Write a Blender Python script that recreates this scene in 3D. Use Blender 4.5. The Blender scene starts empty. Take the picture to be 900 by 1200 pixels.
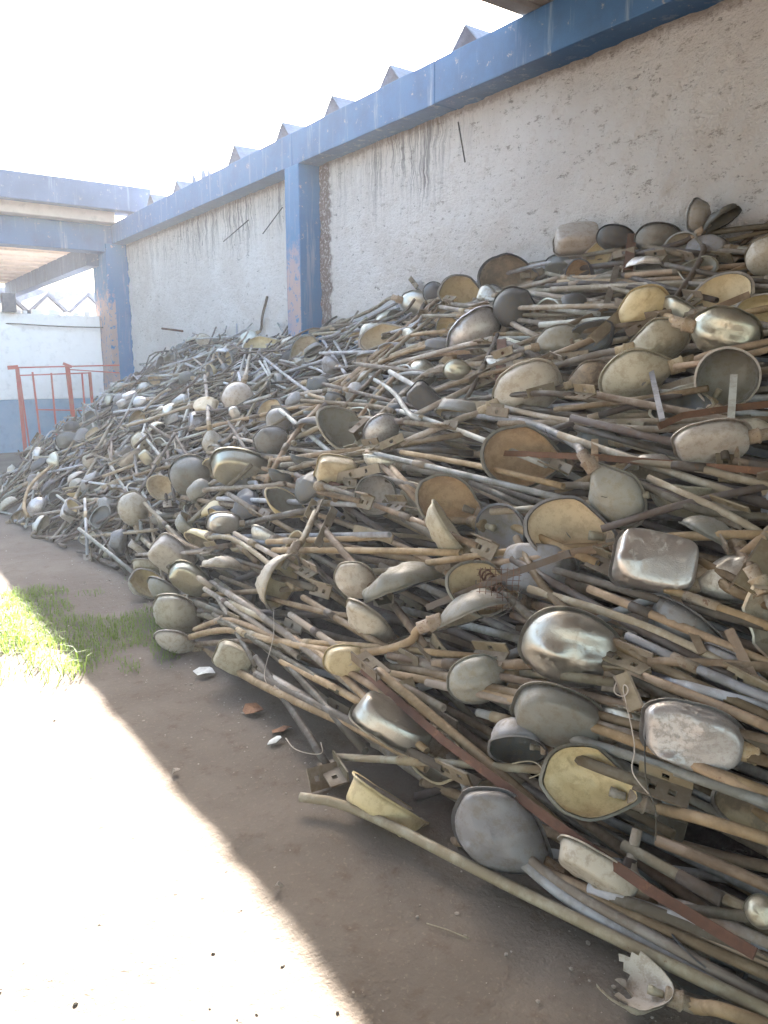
import bpy, bmesh, math, random
import numpy as np
from mathutils import Vector, Matrix, noise
random.seed(7); rng = np.random.default_rng(7)
SC = bpy.context.scene; COL = SC.collection
V = Vector
# ------------------------------------------------------------------ camera, world, sun, exposure
CAM_H = 1.65; FPX = 900.0
PITCH = math.atan(170/FPX); YAW = math.atan(650/FPX*math.cos(PITCH))
FW = V((math.sin(YAW)*math.cos(PITCH), math.cos(YAW)*math.cos(PITCH), -math.sin(PITCH)))
RT = V((math.cos(YAW), -math.sin(YAW), 0)); UP = RT.cross(FW)
CAMP = V((0, 0, CAM_H))
cd = bpy.data.cameras.new('camera'); cam = bpy.data.objects.new('camera', cd); COL.objects.link(cam)
cd.sensor_fit = 'HORIZONTAL'; cd.sensor_width = 36; cd.lens = 36; cd.clip_start = .05; cd.clip_end = 2000
cam.matrix_world = Matrix(((RT.x, UP.x, -FW.x, 0), (RT.y, UP.y, -FW.y, 0), (RT.z, UP.z, -FW.z, CAM_H), (0, 0, 0, 1)))
SC.camera = cam
SUN_T, SUN_K = 1.14, 1.6                      # sun comes from (+1, SUN_K, SUN_T)
sdir = V((1, SUN_K, SUN_T)).normalized()
ELEV = math.asin(sdir.z); AZ = math.atan2(sdir.x, sdir.y)
w = bpy.data.worlds.new('World'); SC.world = w; w.use_nodes = True
nt = w.node_tree; sky = nt.nodes.new('ShaderNodeTexSky'); sky.sky_type = 'NISHITA'; sky.sun_disc = False
sky.sun_elevation = ELEV; sky.sun_rotation = AZ; sky.dust_density = 4.0; sky.air_density = 1.6; sky.ozone_density = 3.0
nt.links.new(sky.outputs[0], nt.nodes['Background'].inputs[0]); nt.nodes['Background'].inputs[1].default_value = .052
sl = bpy.data.lights.new('sun', 'SUN'); sl.energy = 5.0; sl.angle = math.radians(.53); sl.color = (1, .95, .88)
so = bpy.data.objects.new('sun', sl); COL.objects.link(so); so.rotation_euler = (-sdir).to_track_quat('-Z', 'Y').to_euler()
SC.view_settings.view_transform = 'Standard'; SC.view_settings.look = 'None'; SC.view_settings.gamma = 1
SC.view_settings.exposure = 4.2
SC.cycles.max_bounces = 8; SC.cycles.diffuse_bounces = 5; SC.cycles.use_denoising = True

# ------------------------------------------------------------------ geometry of the place
WX = 5.0
def ray(px, py): return FW + RT*((px-450)/FPX) + UP*((600-py)/FPX)
def at(px, py, x=None, y=None, z=None):
    d = ray(px, py)
    t = x/d.x if x is not None else y/d.y if y is not None else (z-CAM_H)/d.z
    return CAMP + d*t
def proj(p):
    q = V(p)-CAMP; dz = q.dot(FW)
    return (450+FPX*q.dot(RT)/dz, 600-FPX*q.dot(UP)/dz, dz)
BY = [-2, .3, .8, 1.0, 1.5, 2, 2.4, 2.7, 3.25, 4.15, 5, 5.9, 6.7, 7.6, 9.4, 10.6, 11.8, 12.6, 13.9, 15, 16.2]
BX = [2.0, 1.95, 1.85, 1.75, 1.66, 1.60, 1.55, 1.55, 1.58, 1.58, 1.66, 1.80, 1.72, 1.58, 1.42, 1.46, 1.78, 2.25, 3.15, 3.7, 4.6]
HY = [-2, 2.0, 2.8, 3.9, 5.1, 6.0, 7.9, 10, 12, 14, 15.2, 16, 16.6]
HZ = [2.45, 2.5, 2.52, 2.6, 2.5, 2.35, 2.1, 2.12, 2.15, 1.75, 1.4, .9, .3]
def xb(y): return float(np.interp(y, BY, BX))
def heap(x, y):
    b = xb(y); t = (x-b)/(WX-b)
    if t <= 0: return 0.0
    H = float(np.interp(y, HY, HZ))
    n = noise.noise(V((x*1.1, y*1.1, 3.3)))*.10 + noise.noise(V((x*2.7, y*2.7, 7.3)))*.05
    return max(0.0, H*min(t, 1)**.75 + n*min(1, t*4)*(1-min(1, t)**6))
def hnorm(x, y):
    e = .12
    return V((-(heap(x+e, y)-heap(x-e, y))/(2*e), -(heap(x, y+e)-heap(x, y-e))/(2*e), 1)).normalized()
def hit(px, py, off=0.0):
    d = ray(px, py); t = 1.2
    while t < 24:
        p = CAMP + d*t
        if p.x > WX-.06: p.x = WX-.06; break
        if p.z <= heap(p.x, p.y): break
        if p.z <= .02: break
        t += .02
    p = CAMP + d*t
    if p.x > WX-.06: p = CAMP + d*((WX-.06)/d.x)
    p = p - d.normalized()*off
    if p.z < .025: p.z = .025
    return p

# ------------------------------------------------------------------ helpers
def link(name, me, mats, parent=None):
    o = bpy.data.objects.new(name, me); COL.objects.link(o)
    if mats and not me.materials:
        for m in (mats if isinstance(mats, (list, tuple)) else [mats]): me.materials.append(m)
    if parent: o.parent = parent
    return o
def tag(o, label=None, cat=None, group=None, kind=None):
    if label: o['label'] = label
    if cat: o['category'] = cat
    if group: o['group'] = group
    if kind: o['kind'] = kind
    return o
def empty(name, loc=(0, 0, 0)):
    o = bpy.data.objects.new(name, None); COL.objects.link(o); o.location = loc; o.empty_display_size = .1
    return o
def mesh(name, vs, fs, smooth=False, mi=None):
    me = bpy.data.meshes.new(name); me.from_pydata([tuple(v) for v in vs], [], fs); me.update()
    if smooth: me.polygons.foreach_set('use_smooth', [True]*len(me.polygons))
    if mi is not None: me.polygons.foreach_set('material_index', mi)
    return me
def boxvf(x0, x1, y0, y1, z0, z1):
    v = [(x, y, z) for x in (x0, x1) for y in (y0, y1) for z in (z0, z1)]
    return v, [(0, 1, 3, 2), (4, 6, 7, 5), (0, 4, 5, 1), (2, 3, 7, 6), (0, 2, 6, 4), (1, 5, 7, 3)]
def box(name, b, mat, parent=None, bevel=.012, rough=0.0, cuts=0):
    bm = bmesh.new(); v, f = boxvf(*b); bv = [bm.verts.new(q) for q in v]
    for q in f: bm.faces.new([bv[i] for i in q])
    bmesh.ops.recalc_face_normals(bm, faces=bm.faces)
    if bevel: bmesh.ops.bevel(bm, geom=bm.edges[:], offset=bevel, segments=2, affect='EDGES', profile=.6)
    if cuts:
        es = [e for e in bm.edges if e.calc_length() > .5]
        bmesh.ops.subdivide_edges(bm, edges=es, cuts=cuts, use_grid_fill=True)
        for q in bm.verts:
            q.co += V((noise.noise(q.co*3), noise.noise(q.co*3+V((9, 0, 0))), noise.noise(q.co*3+V((0, 9, 0)))))*rough
    me = bpy.data.meshes.new(name); bm.to_mesh(me); bm.free()
    return link(name, me, mat, parent)
def smoothpts(pts, n=2):
    for _ in range(n):
        if len(pts) < 3: break
        q = [pts[0]]
        for a, b in zip(pts, pts[1:]): q += [a.lerp(b, .25), a.lerp(b, .75)]
        q.append(pts[-1]); q.pop(1); q.pop(-2)
        pts = q
    return pts
def tubevf(pts, r, n=8, hollow=True):
    vs = []; fs = []
    T = [(pts[min(i+1, len(pts)-1)]-pts[max(i-1, 0)]).normalized() for i in range(len(pts))]
    u = T[0].orthogonal().normalized(); rings = []
    def ring(c, u, v, rr):
        k = len(vs)
        for j in range(n):
            a = 2*math.pi*j/n; vs.append(c + (u*math.cos(a)+v*math.sin(a))*rr)
        rings.append(k)
    fr = []
    for p, t in zip(pts, T):
        u = (u - t*u.dot(t)).normalized(); fr.append((p, u.copy(), t.cross(u), t))
    p, a, b, t = fr[0]
    if hollow: ring(p+t*r*2, a, b, r*.72); ring(p, a, b, r*.78)
    for (p, a, b, t) in fr: ring(p, a, b, r)
    if hollow: ring(p, a, b, r*.78); ring(p-t*r*2, a, b, r*.72)
    for k, m in zip(rings, rings[1:]):
        for j in range(n):
            jj = (j+1) % n; fs.append((k+j, k+jj, m+jj, m+j))
    fs.append(tuple(rings[0]+j for j in range(n))[::-1]); fs.append(tuple(rings[-1]+j for j in range(n)))
    return vs, fs
def tube(name, pts, r, mat, parent=None, n=8, hollow=True):
    o0 = pts[0] if parent is None else V((0, 0, 0))
    vs, fs = tubevf([p-o0 for p in pts], r, n, hollow)
    o = link(name, mesh(name, vs, fs, True), mat, parent)
    if parent is None: o.location = o0
    return o
def barvf(pts, w_, h_, up=V((0, 0, 1))):
    """a flat bar of rectangular section through pts"""
    vs = []; fs = []
    for i, p in enumerate(pts):
        t = (pts[min(i+1, len(pts)-1)]-pts[max(i-1, 0)]).normalized()
        s = t.cross(up).normalized(); q = s.cross(t).normalized()
        vs += [p+s*w_/2+q*h_/2, p-s*w_/2+q*h_/2, p-s*w_/2-q*h_/2, p+s*w_/2-q*h_/2]
        if i:
            k = 4*i
            for j in range(4): fs.append((k-4+j, k-4+(j+1) % 4, k+(j+1) % 4, k+j))
    fs += [(3, 2, 1, 0), tuple(4*(len(pts)-1)+j for j in range(4))]
    return vs, fs

# ------------------------------------------------------------------ materials
class NB:
    def __init__(s, name):
        s.m = bpy.data.materials.new(name); s.m.use_nodes = True; s.t = s.m.node_tree
        s.b = s.t.nodes['Principled BSDF']; s.tc = s.t.nodes.new('ShaderNodeTexCoord')
    def n(s, typ, **k):
        q = s.t.nodes.new(typ)
        for a, b in k.items(): setattr(q, a, b)
        return q
    def l(s, a, b): s.t.links.new(a, b)
    def mapv(s, scale=(1, 1, 1), loc=(0, 0, 0), src=None):
        q = s.n('ShaderNodeMapping'); q.inputs['Scale'].default_value = scale; q.inputs['Location'].default_value = loc
        s.l(src or s.tc.outputs['Object'], q.inputs[0]); return q.outputs[0]
    def noise(s, scale, detail=4, vec=None, rough=.6):
        q = s.n('ShaderNodeTexNoise'); q.inputs['Scale'].default_value = scale; q.inputs['Detail'].default_value = detail
        q.inputs['Roughness'].default_value = rough
        s.l(vec or s.tc.outputs['Object'], q.inputs['Vector']); return q.outputs['Fac']
    def ramp(s, fac, lo, hi, a=0.0, b=1.0):
        q = s.n('ShaderNodeMapRange'); q.interpolation_type = 'SMOOTHSTEP'
        for i, v in zip((1, 2, 3, 4), (lo, hi, a, b)): q.inputs[i].default_value = v
        s.l(fac, q.inputs[0]); return q.outputs[0]
    def math(s, op, a, b=0.0):
        q = s.n('ShaderNodeMath', operation=op)
        for i, v in enumerate((a, b)):
            if isinstance(v, (int, float)): q.inputs[i].default_value = v
            else: s.l(v, q.inputs[i])
        return q.outputs[0]
    def mix(s, f, a, b, mode='MIX'):
        q = s.n('ShaderNodeMix', data_type='RGBA', blend_type=mode)
        for i, v in ((0, f), (6, a), (7, b)):
            if isinstance(v, (int, float)): q.inputs[i].default_value = v
            elif isinstance(v, tuple): q.inputs[i].default_value = (*v, 1)
            else: s.l(v, q.inputs[i])
        return q.outputs[2]
    def bump(s, h, strength, dist):
        q = s.n('ShaderNodeBump'); q.inputs['Strength'].default_value = strength; q.inputs['Distance'].default_value = dist
        s.l(h, q.inputs['Height']); s.l(q.outputs[0], s.b.inputs['Normal'])
    def col(s, c): s.l(c, s.b.inputs['Base Color']) if not isinstance(c, tuple) else setattr(s.b.inputs['Base Color'], 'default_value', (*c, 1))
    def set(s, rough=.6, metal=0.0, spec=.5):
        for k, v in (('Roughness', rough), ('Metallic', metal), ('Specular IOR Level', spec)):
            if isinstance(v, (int, float)): s.b.inputs[k].default_value = v
            else: s.l(v, s.b.inputs[k])
    def rnd(s):
        oi = s.n('ShaderNodeObjectInfo'); ge = s.n('ShaderNodeNewGeometry')
        return s.math('FRACT', s.math('ADD', oi.outputs['Random'], ge.outputs['Random Per Island']))
def worn(name, base, dust, rust=(.14, .07, .04), metal=0.0, rough=.5, dustamt=.5, rustamt=.25, sc=9.0, var=(.7, 1.2), spec=.5):
    q = NB(name); r = q.rnd(); off = q.n('ShaderNodeVectorMath', operation='ADD')
    cx = q.n('ShaderNodeCombineXYZ'); q.l(q.math('MULTIPLY', r, 37.0), cx.inputs[0]); q.l(q.math('MULTIPLY', r, 11.0), cx.inputs[2])
    q.l(q.tc.outputs['Object'], off.inputs[0]); q.l(cx.outputs[0], off.inputs[1]); vec = off.outputs[0]
    a = q.noise(sc, 5, vec); b = q.noise(sc*5, 3, vec); c = q.noise(sc*2.1, 6, vec, .75)
    df = q.ramp(q.math('ADD', a, q.math('MULTIPLY', b, .35)), .72-dustamt*.35, .95-dustamt*.35)
    c1 = q.mix(q.math('MULTIPLY', df, min(1, .35+dustamt*.7)), base, dust)
    rf = q.ramp(c, .74-rustamt*.3, .80-rustamt*.3)
    c2 = q.mix(q.math('MULTIPLY', rf, .85), c1, rust)
    val = q.ramp(r, 0, 1, *var); vv = q.n('ShaderNodeCombineColor')
    q.l(val, vv.inputs[0]); q.l(val, vv.inputs[1]); q.l(q.math('MULTIPLY', val, q.ramp(q.math('FRACT', q.math('MULTIPLY', r, 7.3)), 0, 1, .86, 1.06)), vv.inputs[2])
    q.col(q.mix(1.0, c2, vv.outputs[0], 'MULTIPLY'))
    q.set(q.math('MINIMUM', q.math('ADD', q.math('MULTIPLY', df, .3), q.math('ADD', rough, q.math('MULTIPLY', rf, .3))), .95),
          q.math('MULTIPLY', q.math('SUBTRACT', 1.0, q.math('MAXIMUM', df, rf)), metal) if metal else 0.0, spec)
    q.bump(q.math('ADD', b, q.math('MULTIPLY', c, .5)), .25, .004)
    return q.m
M = {}
M['pipe'] = worn('pipe_grey', (.26, .225, .185), (.175, .132, .092), rough=.5, dustamt=.6, rustamt=.3, var=(.32, 1.3))
M['pipe_tan'] = worn('pipe_tan', (.255, .175, .105), (.15, .10, .06), rough=.55, dustamt=.5, rustamt=.35, var=(.5, 1.3))
M['pipe_pale'] = worn('pipe_pale', (.34, .34, .355), (.20, .18, .16), rough=.42, dustamt=.45, rustamt=.15, var=(.6, 1.2))
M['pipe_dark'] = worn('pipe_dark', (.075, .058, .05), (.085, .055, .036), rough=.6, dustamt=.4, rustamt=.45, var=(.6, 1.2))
M['alu'] = worn('aluminium', (.52, .49, .45), (.30, .245, .175), metal=.95, rough=.36, dustamt=.14, rustamt=.0, sc=14.0, var=(.8, 1.05))
M['alu_dusty'] = worn('dusty_aluminium', (.52, .49, .455), (.27, .22, .165), metal=.75, rough=.38, dustamt=.30, rustamt=.05, sc=15.0, var=(.75, 1.1))
M['grey'] = worn('grey_enamel', (.215, .205, .20), (.185, .15, .11), rough=.42, dustamt=.30, rustamt=.15, sc=9.0, var=(.65, 1.15))
M['dark'] = worn('dark_grey_enamel', (.065, .065, .068), (.12, .10, .075), rough=.5, dustamt=.30, rustamt=.3, sc=9.0, var=(.7, 1.3))
M['cream'] = worn('cream_enamel', (.52, .415, .26), (.36, .265, .165), rough=.4, dustamt=.30, rustamt=.16, sc=9.0, var=(.85, 1.08))
M['orange'] = worn('ochre_enamel', (.40, .27, .135), (.26, .165, .08), rough=.45, dustamt=.4, rustamt=.12, sc=9.0, var=(.9, 1.05))
M['white'] = worn('white_enamel', (.42, .37, .305), (.245, .195, .14), rough=.4, dustamt=.30, rustamt=.16, sc=9.0, var=(.8, 1.08))
M['bronze'] = worn('stained_enamel', (.34, .26, .165), (.15, .115, .08), rough=.4, dustamt=.5, rustamt=.35, sc=4.0, var=(.8, 1.1))
M['rust'] = worn('rusty_steel', (.135, .068, .046), (.10, .058, .042), rust=(.20, .10, .06), rough=.8, dustamt=.5, rustamt=.5, sc=10, var=(.8, 1.2), spec=.2)
M['collar'] = worn('rusted_clamp', (.30, .24, .18), (.25, .18, .11), rough=.65, dustamt=.5, rustamt=.6, sc=14, var=(.7, 1.2))
M['plate'] = worn('bracket_steel', (.20, .16, .115), (.14, .10, .06), rough=.6, dustamt=.5, rustamt=.35, sc=9, var=(.7, 1.15))
M['ceramic'] = worn('porcelain_socket', (.30, .27, .22), (.22, .18, .13), rough=.3, dustamt=.4, rustamt=.1, sc=6)
M['wire'] = worn('bare_wire', (.50, .44, .35), (.3, .25, .2), rough=.6)
M['wire_dark'] = worn('black_wire', (.03, .03, .03), (.10, .08, .06), rough=.6)
M['red'] = worn('red_oxide_paint', (.42, .07, .05), (.36, .16, .12), rust=(.16, .07, .05), rough=.5, dustamt=.35, rustamt=.3, sc=5, var=(.95, 1.05))

q = NB('soil')                                                     # packed earth
a = q.noise(1.3, 6); b = q.noise(9, 6, rough=.7); c = q.noise(60, 4); d = q.noise(.35, 3)
vo = q.n('ShaderNodeTexVoronoi'); vo.inputs['Scale'].default_value = 34; q.l(q.tc.outputs['Object'], vo.inputs['Vector'])
c1 = q.mix(q.ramp(a, .35, .7), (.125, .102, .083), (.160, .134, .112))
c2 = q.mix(q.ramp(b, .5, .75, 0, .6), c1, (.088, .06, .042))
c3 = q.mix(q.ramp(c, .55, .8, 0, .45), c2, (.28, .23, .18))
q.col(c3); q.set(.95, 0, .15)
q.bump(q.math('ADD', q.math('MULTIPLY', b, 1.4), q.math('ADD', q.math('MULTIPLY', c, .35), q.math('MULTIPLY', q.ramp(vo.outputs['Distance'], 0, .35), .12))), .45, .03)
M['soil'] = q.m

q = NB('plaster')                                                  # rough whitewashed plaster with mildew runs
ob = q.tc.outputs['Object']
sp = q.n('ShaderNodeSeparateXYZ'); q.l(ob, sp.inputs[0]); Y, Z = sp.outputs[1], sp.outputs[2]
a = q.noise(.9, 5); b = q.noise(7, 6, rough=.7); c = q.noise(28, 5, rough=.7)
base = q.mix(q.ramp(a, .35, .68), (.80, .765, .735), (.71, .66, .62))
base = q.mix(q.ramp(b, .56, .74, 0, .5), base, (.50, .43, .37))
base = q.mix(q.ramp(c, .62, .72, 0, .55), base, (.34, .29, .25))
sc_ = q.noise(16, 5, q.mapv((1, .55, 1.3)), .8)
base = q.mix(q.ramp(sc_, .605, .67, 0, .8), base, (.22, .19, .165))                       # pocks and scratches, relief shade painted into the colour
sc2 = q.noise(9, 6, q.mapv((1, .7, 1.5), (3, 0, 1)), .85)
near_ = q.ramp(Y, 9.0, 5.0, .25, 1.0)
base = q.mix(q.math('MULTIPLY', q.ramp(sc2, .565, .63, 0, .7), near_), base, (.30, .255, .215))  # second pock layer, relief shade painted in, stronger on the near bay
strk = q.noise(1.0, 5, q.mapv((1, 11, .5)), .8); strk2 = q.noise(1.0, 4, q.mapv((1, 30, .9), (0, 3, 0)), .75)
patchy = q.ramp(q.noise(.9, 3, q.mapv((1, 1, .01), (0, 5.2, 0))), .36, .60, .25, 1)
reg = q.math('MULTIPLY', q.ramp(Y, 5.2, 6.6), q.math('MULTIPLY', patchy, q.ramp(Y, 15.5, 11, .35, 1)))
topm = q.ramp(q.math('ADD', Z, q.math('MULTIPLY', strk, 1.5)), 3.85, 4.85)
st = q.math('MULTIPLY', q.math('MULTIPLY', q.ramp(strk, .47, .60), topm), reg)
st2 = q.math('MULTIPLY', q.math('MULTIPLY', q.ramp(strk2, .50, .60), q.ramp(q.math('ADD', Z, q.math('MULTIPLY', strk2, 1.2)), 3.75, 4.65)), reg)
base = q.mix(q.math('MINIMUM', q.math('MULTIPLY', q.math('ADD', st, st2), .8), .72), base, (.115, .10, .105))
top = q.math('MULTIPLY', q.ramp(q.math('ADD', Z, q.math('MULTIPLY', c, .14)), 3.98, 4.06), .65)
base = q.mix(top, base, (.23, .17, .13))
jag = q.math('ADD', Y, q.math('MULTIPLY', q.math('SUBTRACT', b, .5), .22))
colst = q.math('MULTIPLY', q.ramp(jag, 8.12, 8.2), q.ramp(jag, 8.5, 8.6, 1, 0))
base = q.mix(q.math('MULTIPLY', colst, q.ramp(c, .36, .5, .25, .9)), base, (.17, .12, .11))   # grime run beside the column
q.col(base); q.set(.92, 0, .2)
q.bump(q.math('ADD', q.math('MULTIPLY', b, 1.2), q.math('ADD', q.math('MULTIPLY', c, .5), q.math('MULTIPLY', sc_, -1.2))), 1.0, .07)
M['plaster'] = q.m

def bluepaint(name, base, dark, peel=False):
    q = NB(name); sp = q.n('ShaderNodeSeparateXYZ'); q.l(q.tc.outputs['Object'], sp.inputs[0])
    a = q.noise(1.6, 6, rough=.7); b = q.noise(11, 6, rough=.75); v = q.noise(1, 5, q.mapv((9, 9, .7)), .7)
    c = q.mix(q.ramp(a, .38, .68, 0, .8), base, dark)
    c = q.mix(q.ramp(v, .55, .72, 0, .5), c, (.26, .31, .37))
    c = q.mix(q.ramp(b, .60, .68, 0, .75), c, (.30, .28, .27))
    if peel:
        z = q.math('ADD', sp.outputs[2], q.math('MULTIPLY', q.math('SUBTRACT', q.noise(5, 5, rough=.8), .5), 2.2))
        face = q.ramp(sp.outputs[0], 4.728, 4.735, 1, 0)
        c = q.mix(q.math('MULTIPLY', q.math('MULTIPLY', q.ramp(z, 2.75, 3.25, 1, 0), face), q.ramp(b, .40, .46)), c, (.30, .215, .20))
    q.col(c); q.set(.62, 0, .35); q.bump(b, .4, .008); return q.m
M['blue'] = bluepaint('blue_paint', (.040, .110, .235), (.032, .078, .165))
M['blue_col'] = bluepaint('blue_column_paint', (.036, .13, .275), (.03, .105, .225), True)
M['blue_pale'] = bluepaint('faded_blue_paint', (.075, .115, .20), (.055, .085, .15))
def simple(name, c1, c2, rough=.9, sc=4.0, bump=.02, bs=.5):
    q = NB(name); a = q.noise(sc, 6, rough=.7); b = q.noise(sc*7, 4)
    q.col(q.mix(q.ramp(b, .5, .8, 0, .5), q.mix(q.ramp(a, .35, .68), c1, c2), tuple(x*.6 for x in c2)))
    q.set(rough, 0, .25); q.bump(q.math('ADD', a, b), bs, bump); return q.m
M['fibro'] = simple('fibre_cement', (.20, .225, .285), (.13, .145, .19), sc=3)
M['concrete'] = simple('concrete', (.34, .32, .31), (.25, .23, .22), sc=1.5)
M['soffit'] = simple('soffit_plaster', (.55, .46, .40), (.45, .37, .32), sc=1.2)
M['stone'] = simple('pebble_stone', (.34, .30, .26), (.22, .18, .15), sc=20)
M['whitewash'] = simple('whitewash', (.84, .82, .80), (.76, .73, .70), sc=1.0)
M['dado'] = simple('blue_dado', (.20, .30, .41), (.25, .33, .42), sc=1.3)
M['greybox'] = simple('grey_box', (.10, .10, .12), (.14, .14, .15), sc=5)
M['core'] = simple('heap_gap_shade', (.028, .019, .014), (.018, .013, .010), sc=6, bump=.05)  # near-black, paints the shade seen between the arms
M['leaf'] = simple('dry_leaf', (.30, .16, .09), (.20, .10, .06), sc=15)
M['paper'] = simple('scrap_plastic', (.70, .69, .66), (.55, .53, .50), sc=9)
q = NB('grass_blade'); r = q.rnd(); q.col(q.mix(r, (.055, .105, .020), (.13, .18, .04))); q.set(.6, 0, .3)
tl = q.n('ShaderNodeBsdfTranslucent'); tl.inputs[0].default_value = (.16, .24, .035, 1); ms = q.n('ShaderNodeMixShader'); ms.inputs[0].default_value = .4
q.l(q.b.outputs[0], ms.inputs[1]); q.l(tl.outputs[0], ms.inputs[2]); q.l(ms.outputs[0], q.t.nodes['Material Output'].inputs['Surface']); M['grass'] = q.m

# ------------------------------------------------------------------ ground
def grad(stops):
    out = []
    for (a, b, s) in stops: out += list(np.arange(a, b, s))
    return out
gx = grad([(-400, -40, 60), (-40, -6, 4), (-6, -2, .5), (-2, 2.2, .05), (2.2, 6, .5), (6, 40, 4), (40, 401, 60)])
gy = grad([(-400, -40, 60), (-40, -4, 4), (-4, .4, .4), (.4, 8, .05), (8, 18, .25), (18, 60, 4), (60, 401, 60)])
vs = []; fs = []
for y in gy:
    for x in gx:
        p = V((x, y, 0)); z = noise.noise(p*1.1)*.012 + noise.noise(p*4.3)*.010 + noise.noise(p*11)*.006
        if not (-4 < x < 6 and -1 < y < 18): z = 0
        vs.append((x, y, z))
nx = len(gx)
for j in range(len(gy)-1):
    for i in range(nx-1): k = j*nx+i; fs.append((k, k+1, k+nx+1, k+nx))
tag(link('ground', mesh('ground', vs, fs, True), M['soil']), kind='structure')

# ------------------------------------------------------------------ boundary wall: plaster bays, blue columns, blue beam
wall = tag(empty('boundary_wall', (WX, 8, 0)), 'long whitewashed plaster wall with blue columns and beam behind the lamp heap', 'wall')
wall.location = (0, 0, 0)
def plaster(y0, y1):
    ys = np.linspace(y0, y1, int((y1-y0)/.04)+1); zs = np.linspace(0, 4.02, 101); v = []; f = []
    for z in zs:
        for y in ys:
            p = V((0, y, z))
            v.append((WX + noise.noise(p*2.2)*.014 + abs(noise.noise(p*4))*.05 + abs(noise.noise(p*10))*.03, y, z))
    n = len(ys)
    for j in range(len(zs)-1):
        for i in range(n-1): k = j*n+i; f.append((k, k+n, k+n+1, k+1))
    k0 = len(v)                                                     # back and edges give the wall its thickness
    v += [(WX+.25, y0, 0), (WX+.25, y1, 0), (WX+.25, y1, 4.02), (WX+.25, y0, 4.02)]
    f += [(k0, k0+1, k0+2, k0+3)]
    return link('plaster_panel', mesh('plaster_panel', v, f, True), M['plaster'], wall)
for y0, y1 in ((-5, .95), (1.2, 8.45), (8.70, 15.85)): plaster(y0, y1)
for x0, y0, y1 in ((4.73, .9, 1.25), (4.73, 8.40, 8.75), (4.60, 15.8, 16.75)):
    box('column', (x0, 5.2, y0, y1, 0, 4.0), M['blue_col'], wall, .015, .004, 10)
for y0, y1 in ((-5, 2.9), (2.905, 5.9), (5.905, 8.58), (8.585, 16.3)):
    box('beam', (4.75, 5.28, y0, y1, 4.003, 4.37), M['blue'], wall, .012, .005, 14)
# corrugated roof behind the beam: one folded tile per bay, the ends peep over the beam
roof = tag(empty('tiled_roof'), 'grey folded fibre cement roof whose tile ends peep over the blue beam', 'roof')
tiles = [(5.55, 4.62, .34), (6.68, 4.63, .34), (7.78, 4.64, .34), (8.9, 4.63, .33), (10.3, 4.68, .38), (12.5, 4.63, .36), (13.7, 4.63, .36), (14.8, 4.63, .36)]
def vtile(y, zt, hw, x0=4.72, x1=9.0, lean=.0):
    th = .018; v = []
    zt += .12; b0 = zt-4.45; prof = [(-hw-.16, -b0), (-hw*.8, -b0), (-.012, 0), (.012, 0), (hw*.9, -b0), (hw+.16, -b0)]
    for x in (x0, x1):
        for s in (0, 1):
            for (a, b) in prof: v.append((x, y+a, zt+b-s*th))
    f = []; n = 6
    for i in range(5):
        f += [(i, i+1, 2*n+i+1, 2*n+i), (n+i, 3*n+i, 3*n+i+1, n+i+1), (i, n+i, n+i+1, i+1), (2*n+i, 2*n+i+1, 3*n+i+1, 3*n+i)]
    f += [(0, 2*n, 3*n, n), (n-1, 2*n-1, 4*n-1, 3*n-1)]
    return mesh('roof_tile', v, f)
for k, (y, zt, hw) in enumerate(tiles):
    link('roof_tile', vtile(y*5.1/4.8, zt, hw*1.06, 5.10+.01*(k % 3)), M['fibro'], roof)
for (y, z, s) in ((12.05, 4.55, .16), (11.85, 4.53, .12), (12.45, 4.56, .14)):               # the smashed tile
    v = [(5.10, y-s, z-.1), (5.10, y+s*.5, z+s), (5.10, y+s, z-.06), (5.13, y-s, z-.1), (5.13, y+s*.5, z+s), (5.13, y+s, z-.06)]
    tagd = link('tile_fragment', mesh('tile_fragment', v, [(0, 1, 2), (5, 4, 3), (0, 3, 4, 1), (1, 4, 5, 2), (2, 5, 3, 0)]), M['fibro'], roof)
# concrete eave over the near bay
ev = tag(empty('near_canopy'), 'grey concrete canopy slab over the near end of the yard above the beam', 'canopy')
box('slab', (-12, 9, -9, 4.70, 4.42, 4.56), M['concrete'], ev, .015)
box('fascia', (-12, 9, 4.705, 4.85, 4.385, 4.66), M['concrete'], ev, .012, .004, 10)

# ------------------------------------------------------------------ far end of the yard
fc = tag(empty('yard_canopy'), 'pale blue canopy with a stepped slab and beam across the far end of the yard', 'canopy')
box('fascia_board', (-12, 5.35, 15.20, 15.45, 4.52, 4.98), M['blue_pale'], fc, .02, .006, 12)
box('slab', (-12, 5.3, 15.455, 16.2, 4.60, 4.80), M['blue_pale'], fc, .02)
box('ledge', (-12, 4.74, 15.52, 16.1, 4.34, 4.597), M['soffit'], fc, .015)
box('cross_beam', (-12, 4.747, 15.82, 16.25, 3.84, 4.337), M['blue'], fc, .015, .005, 12)
box('soffit', (-12, 4.35, 16.3, 25, 3.99, 4.12), M['soffit'], fc, .01)
for i in range(9): box('soffit_batten', (-12, 4.3, 16.6+i*.9, 16.66+i*.9, 3.95, 3.987), M['soffit'], fc, .006)
box('rafter', (4.355, 4.62, 16.3, 25, 3.62, 4.10), M['blue_pale'], fc, .015)
fw = tag(empty('end_wall'), 'low white wall with a blue painted base at the far end', 'wall')
box('wall_panel', (-14, 4.59, 16.45, 16.7, 1.02, 2.66), M['whitewash'], fw, .02, .01, 14)
box('dado', (-14, 4.59, 16.44, 16.7, 0, 1.017), M['dado'], fw, .01, .004, 14)
box('pier', (2.2, 2.72, 16.43, 16.72, 2.665, 3.9), M['soffit'], fw, .02)
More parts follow.
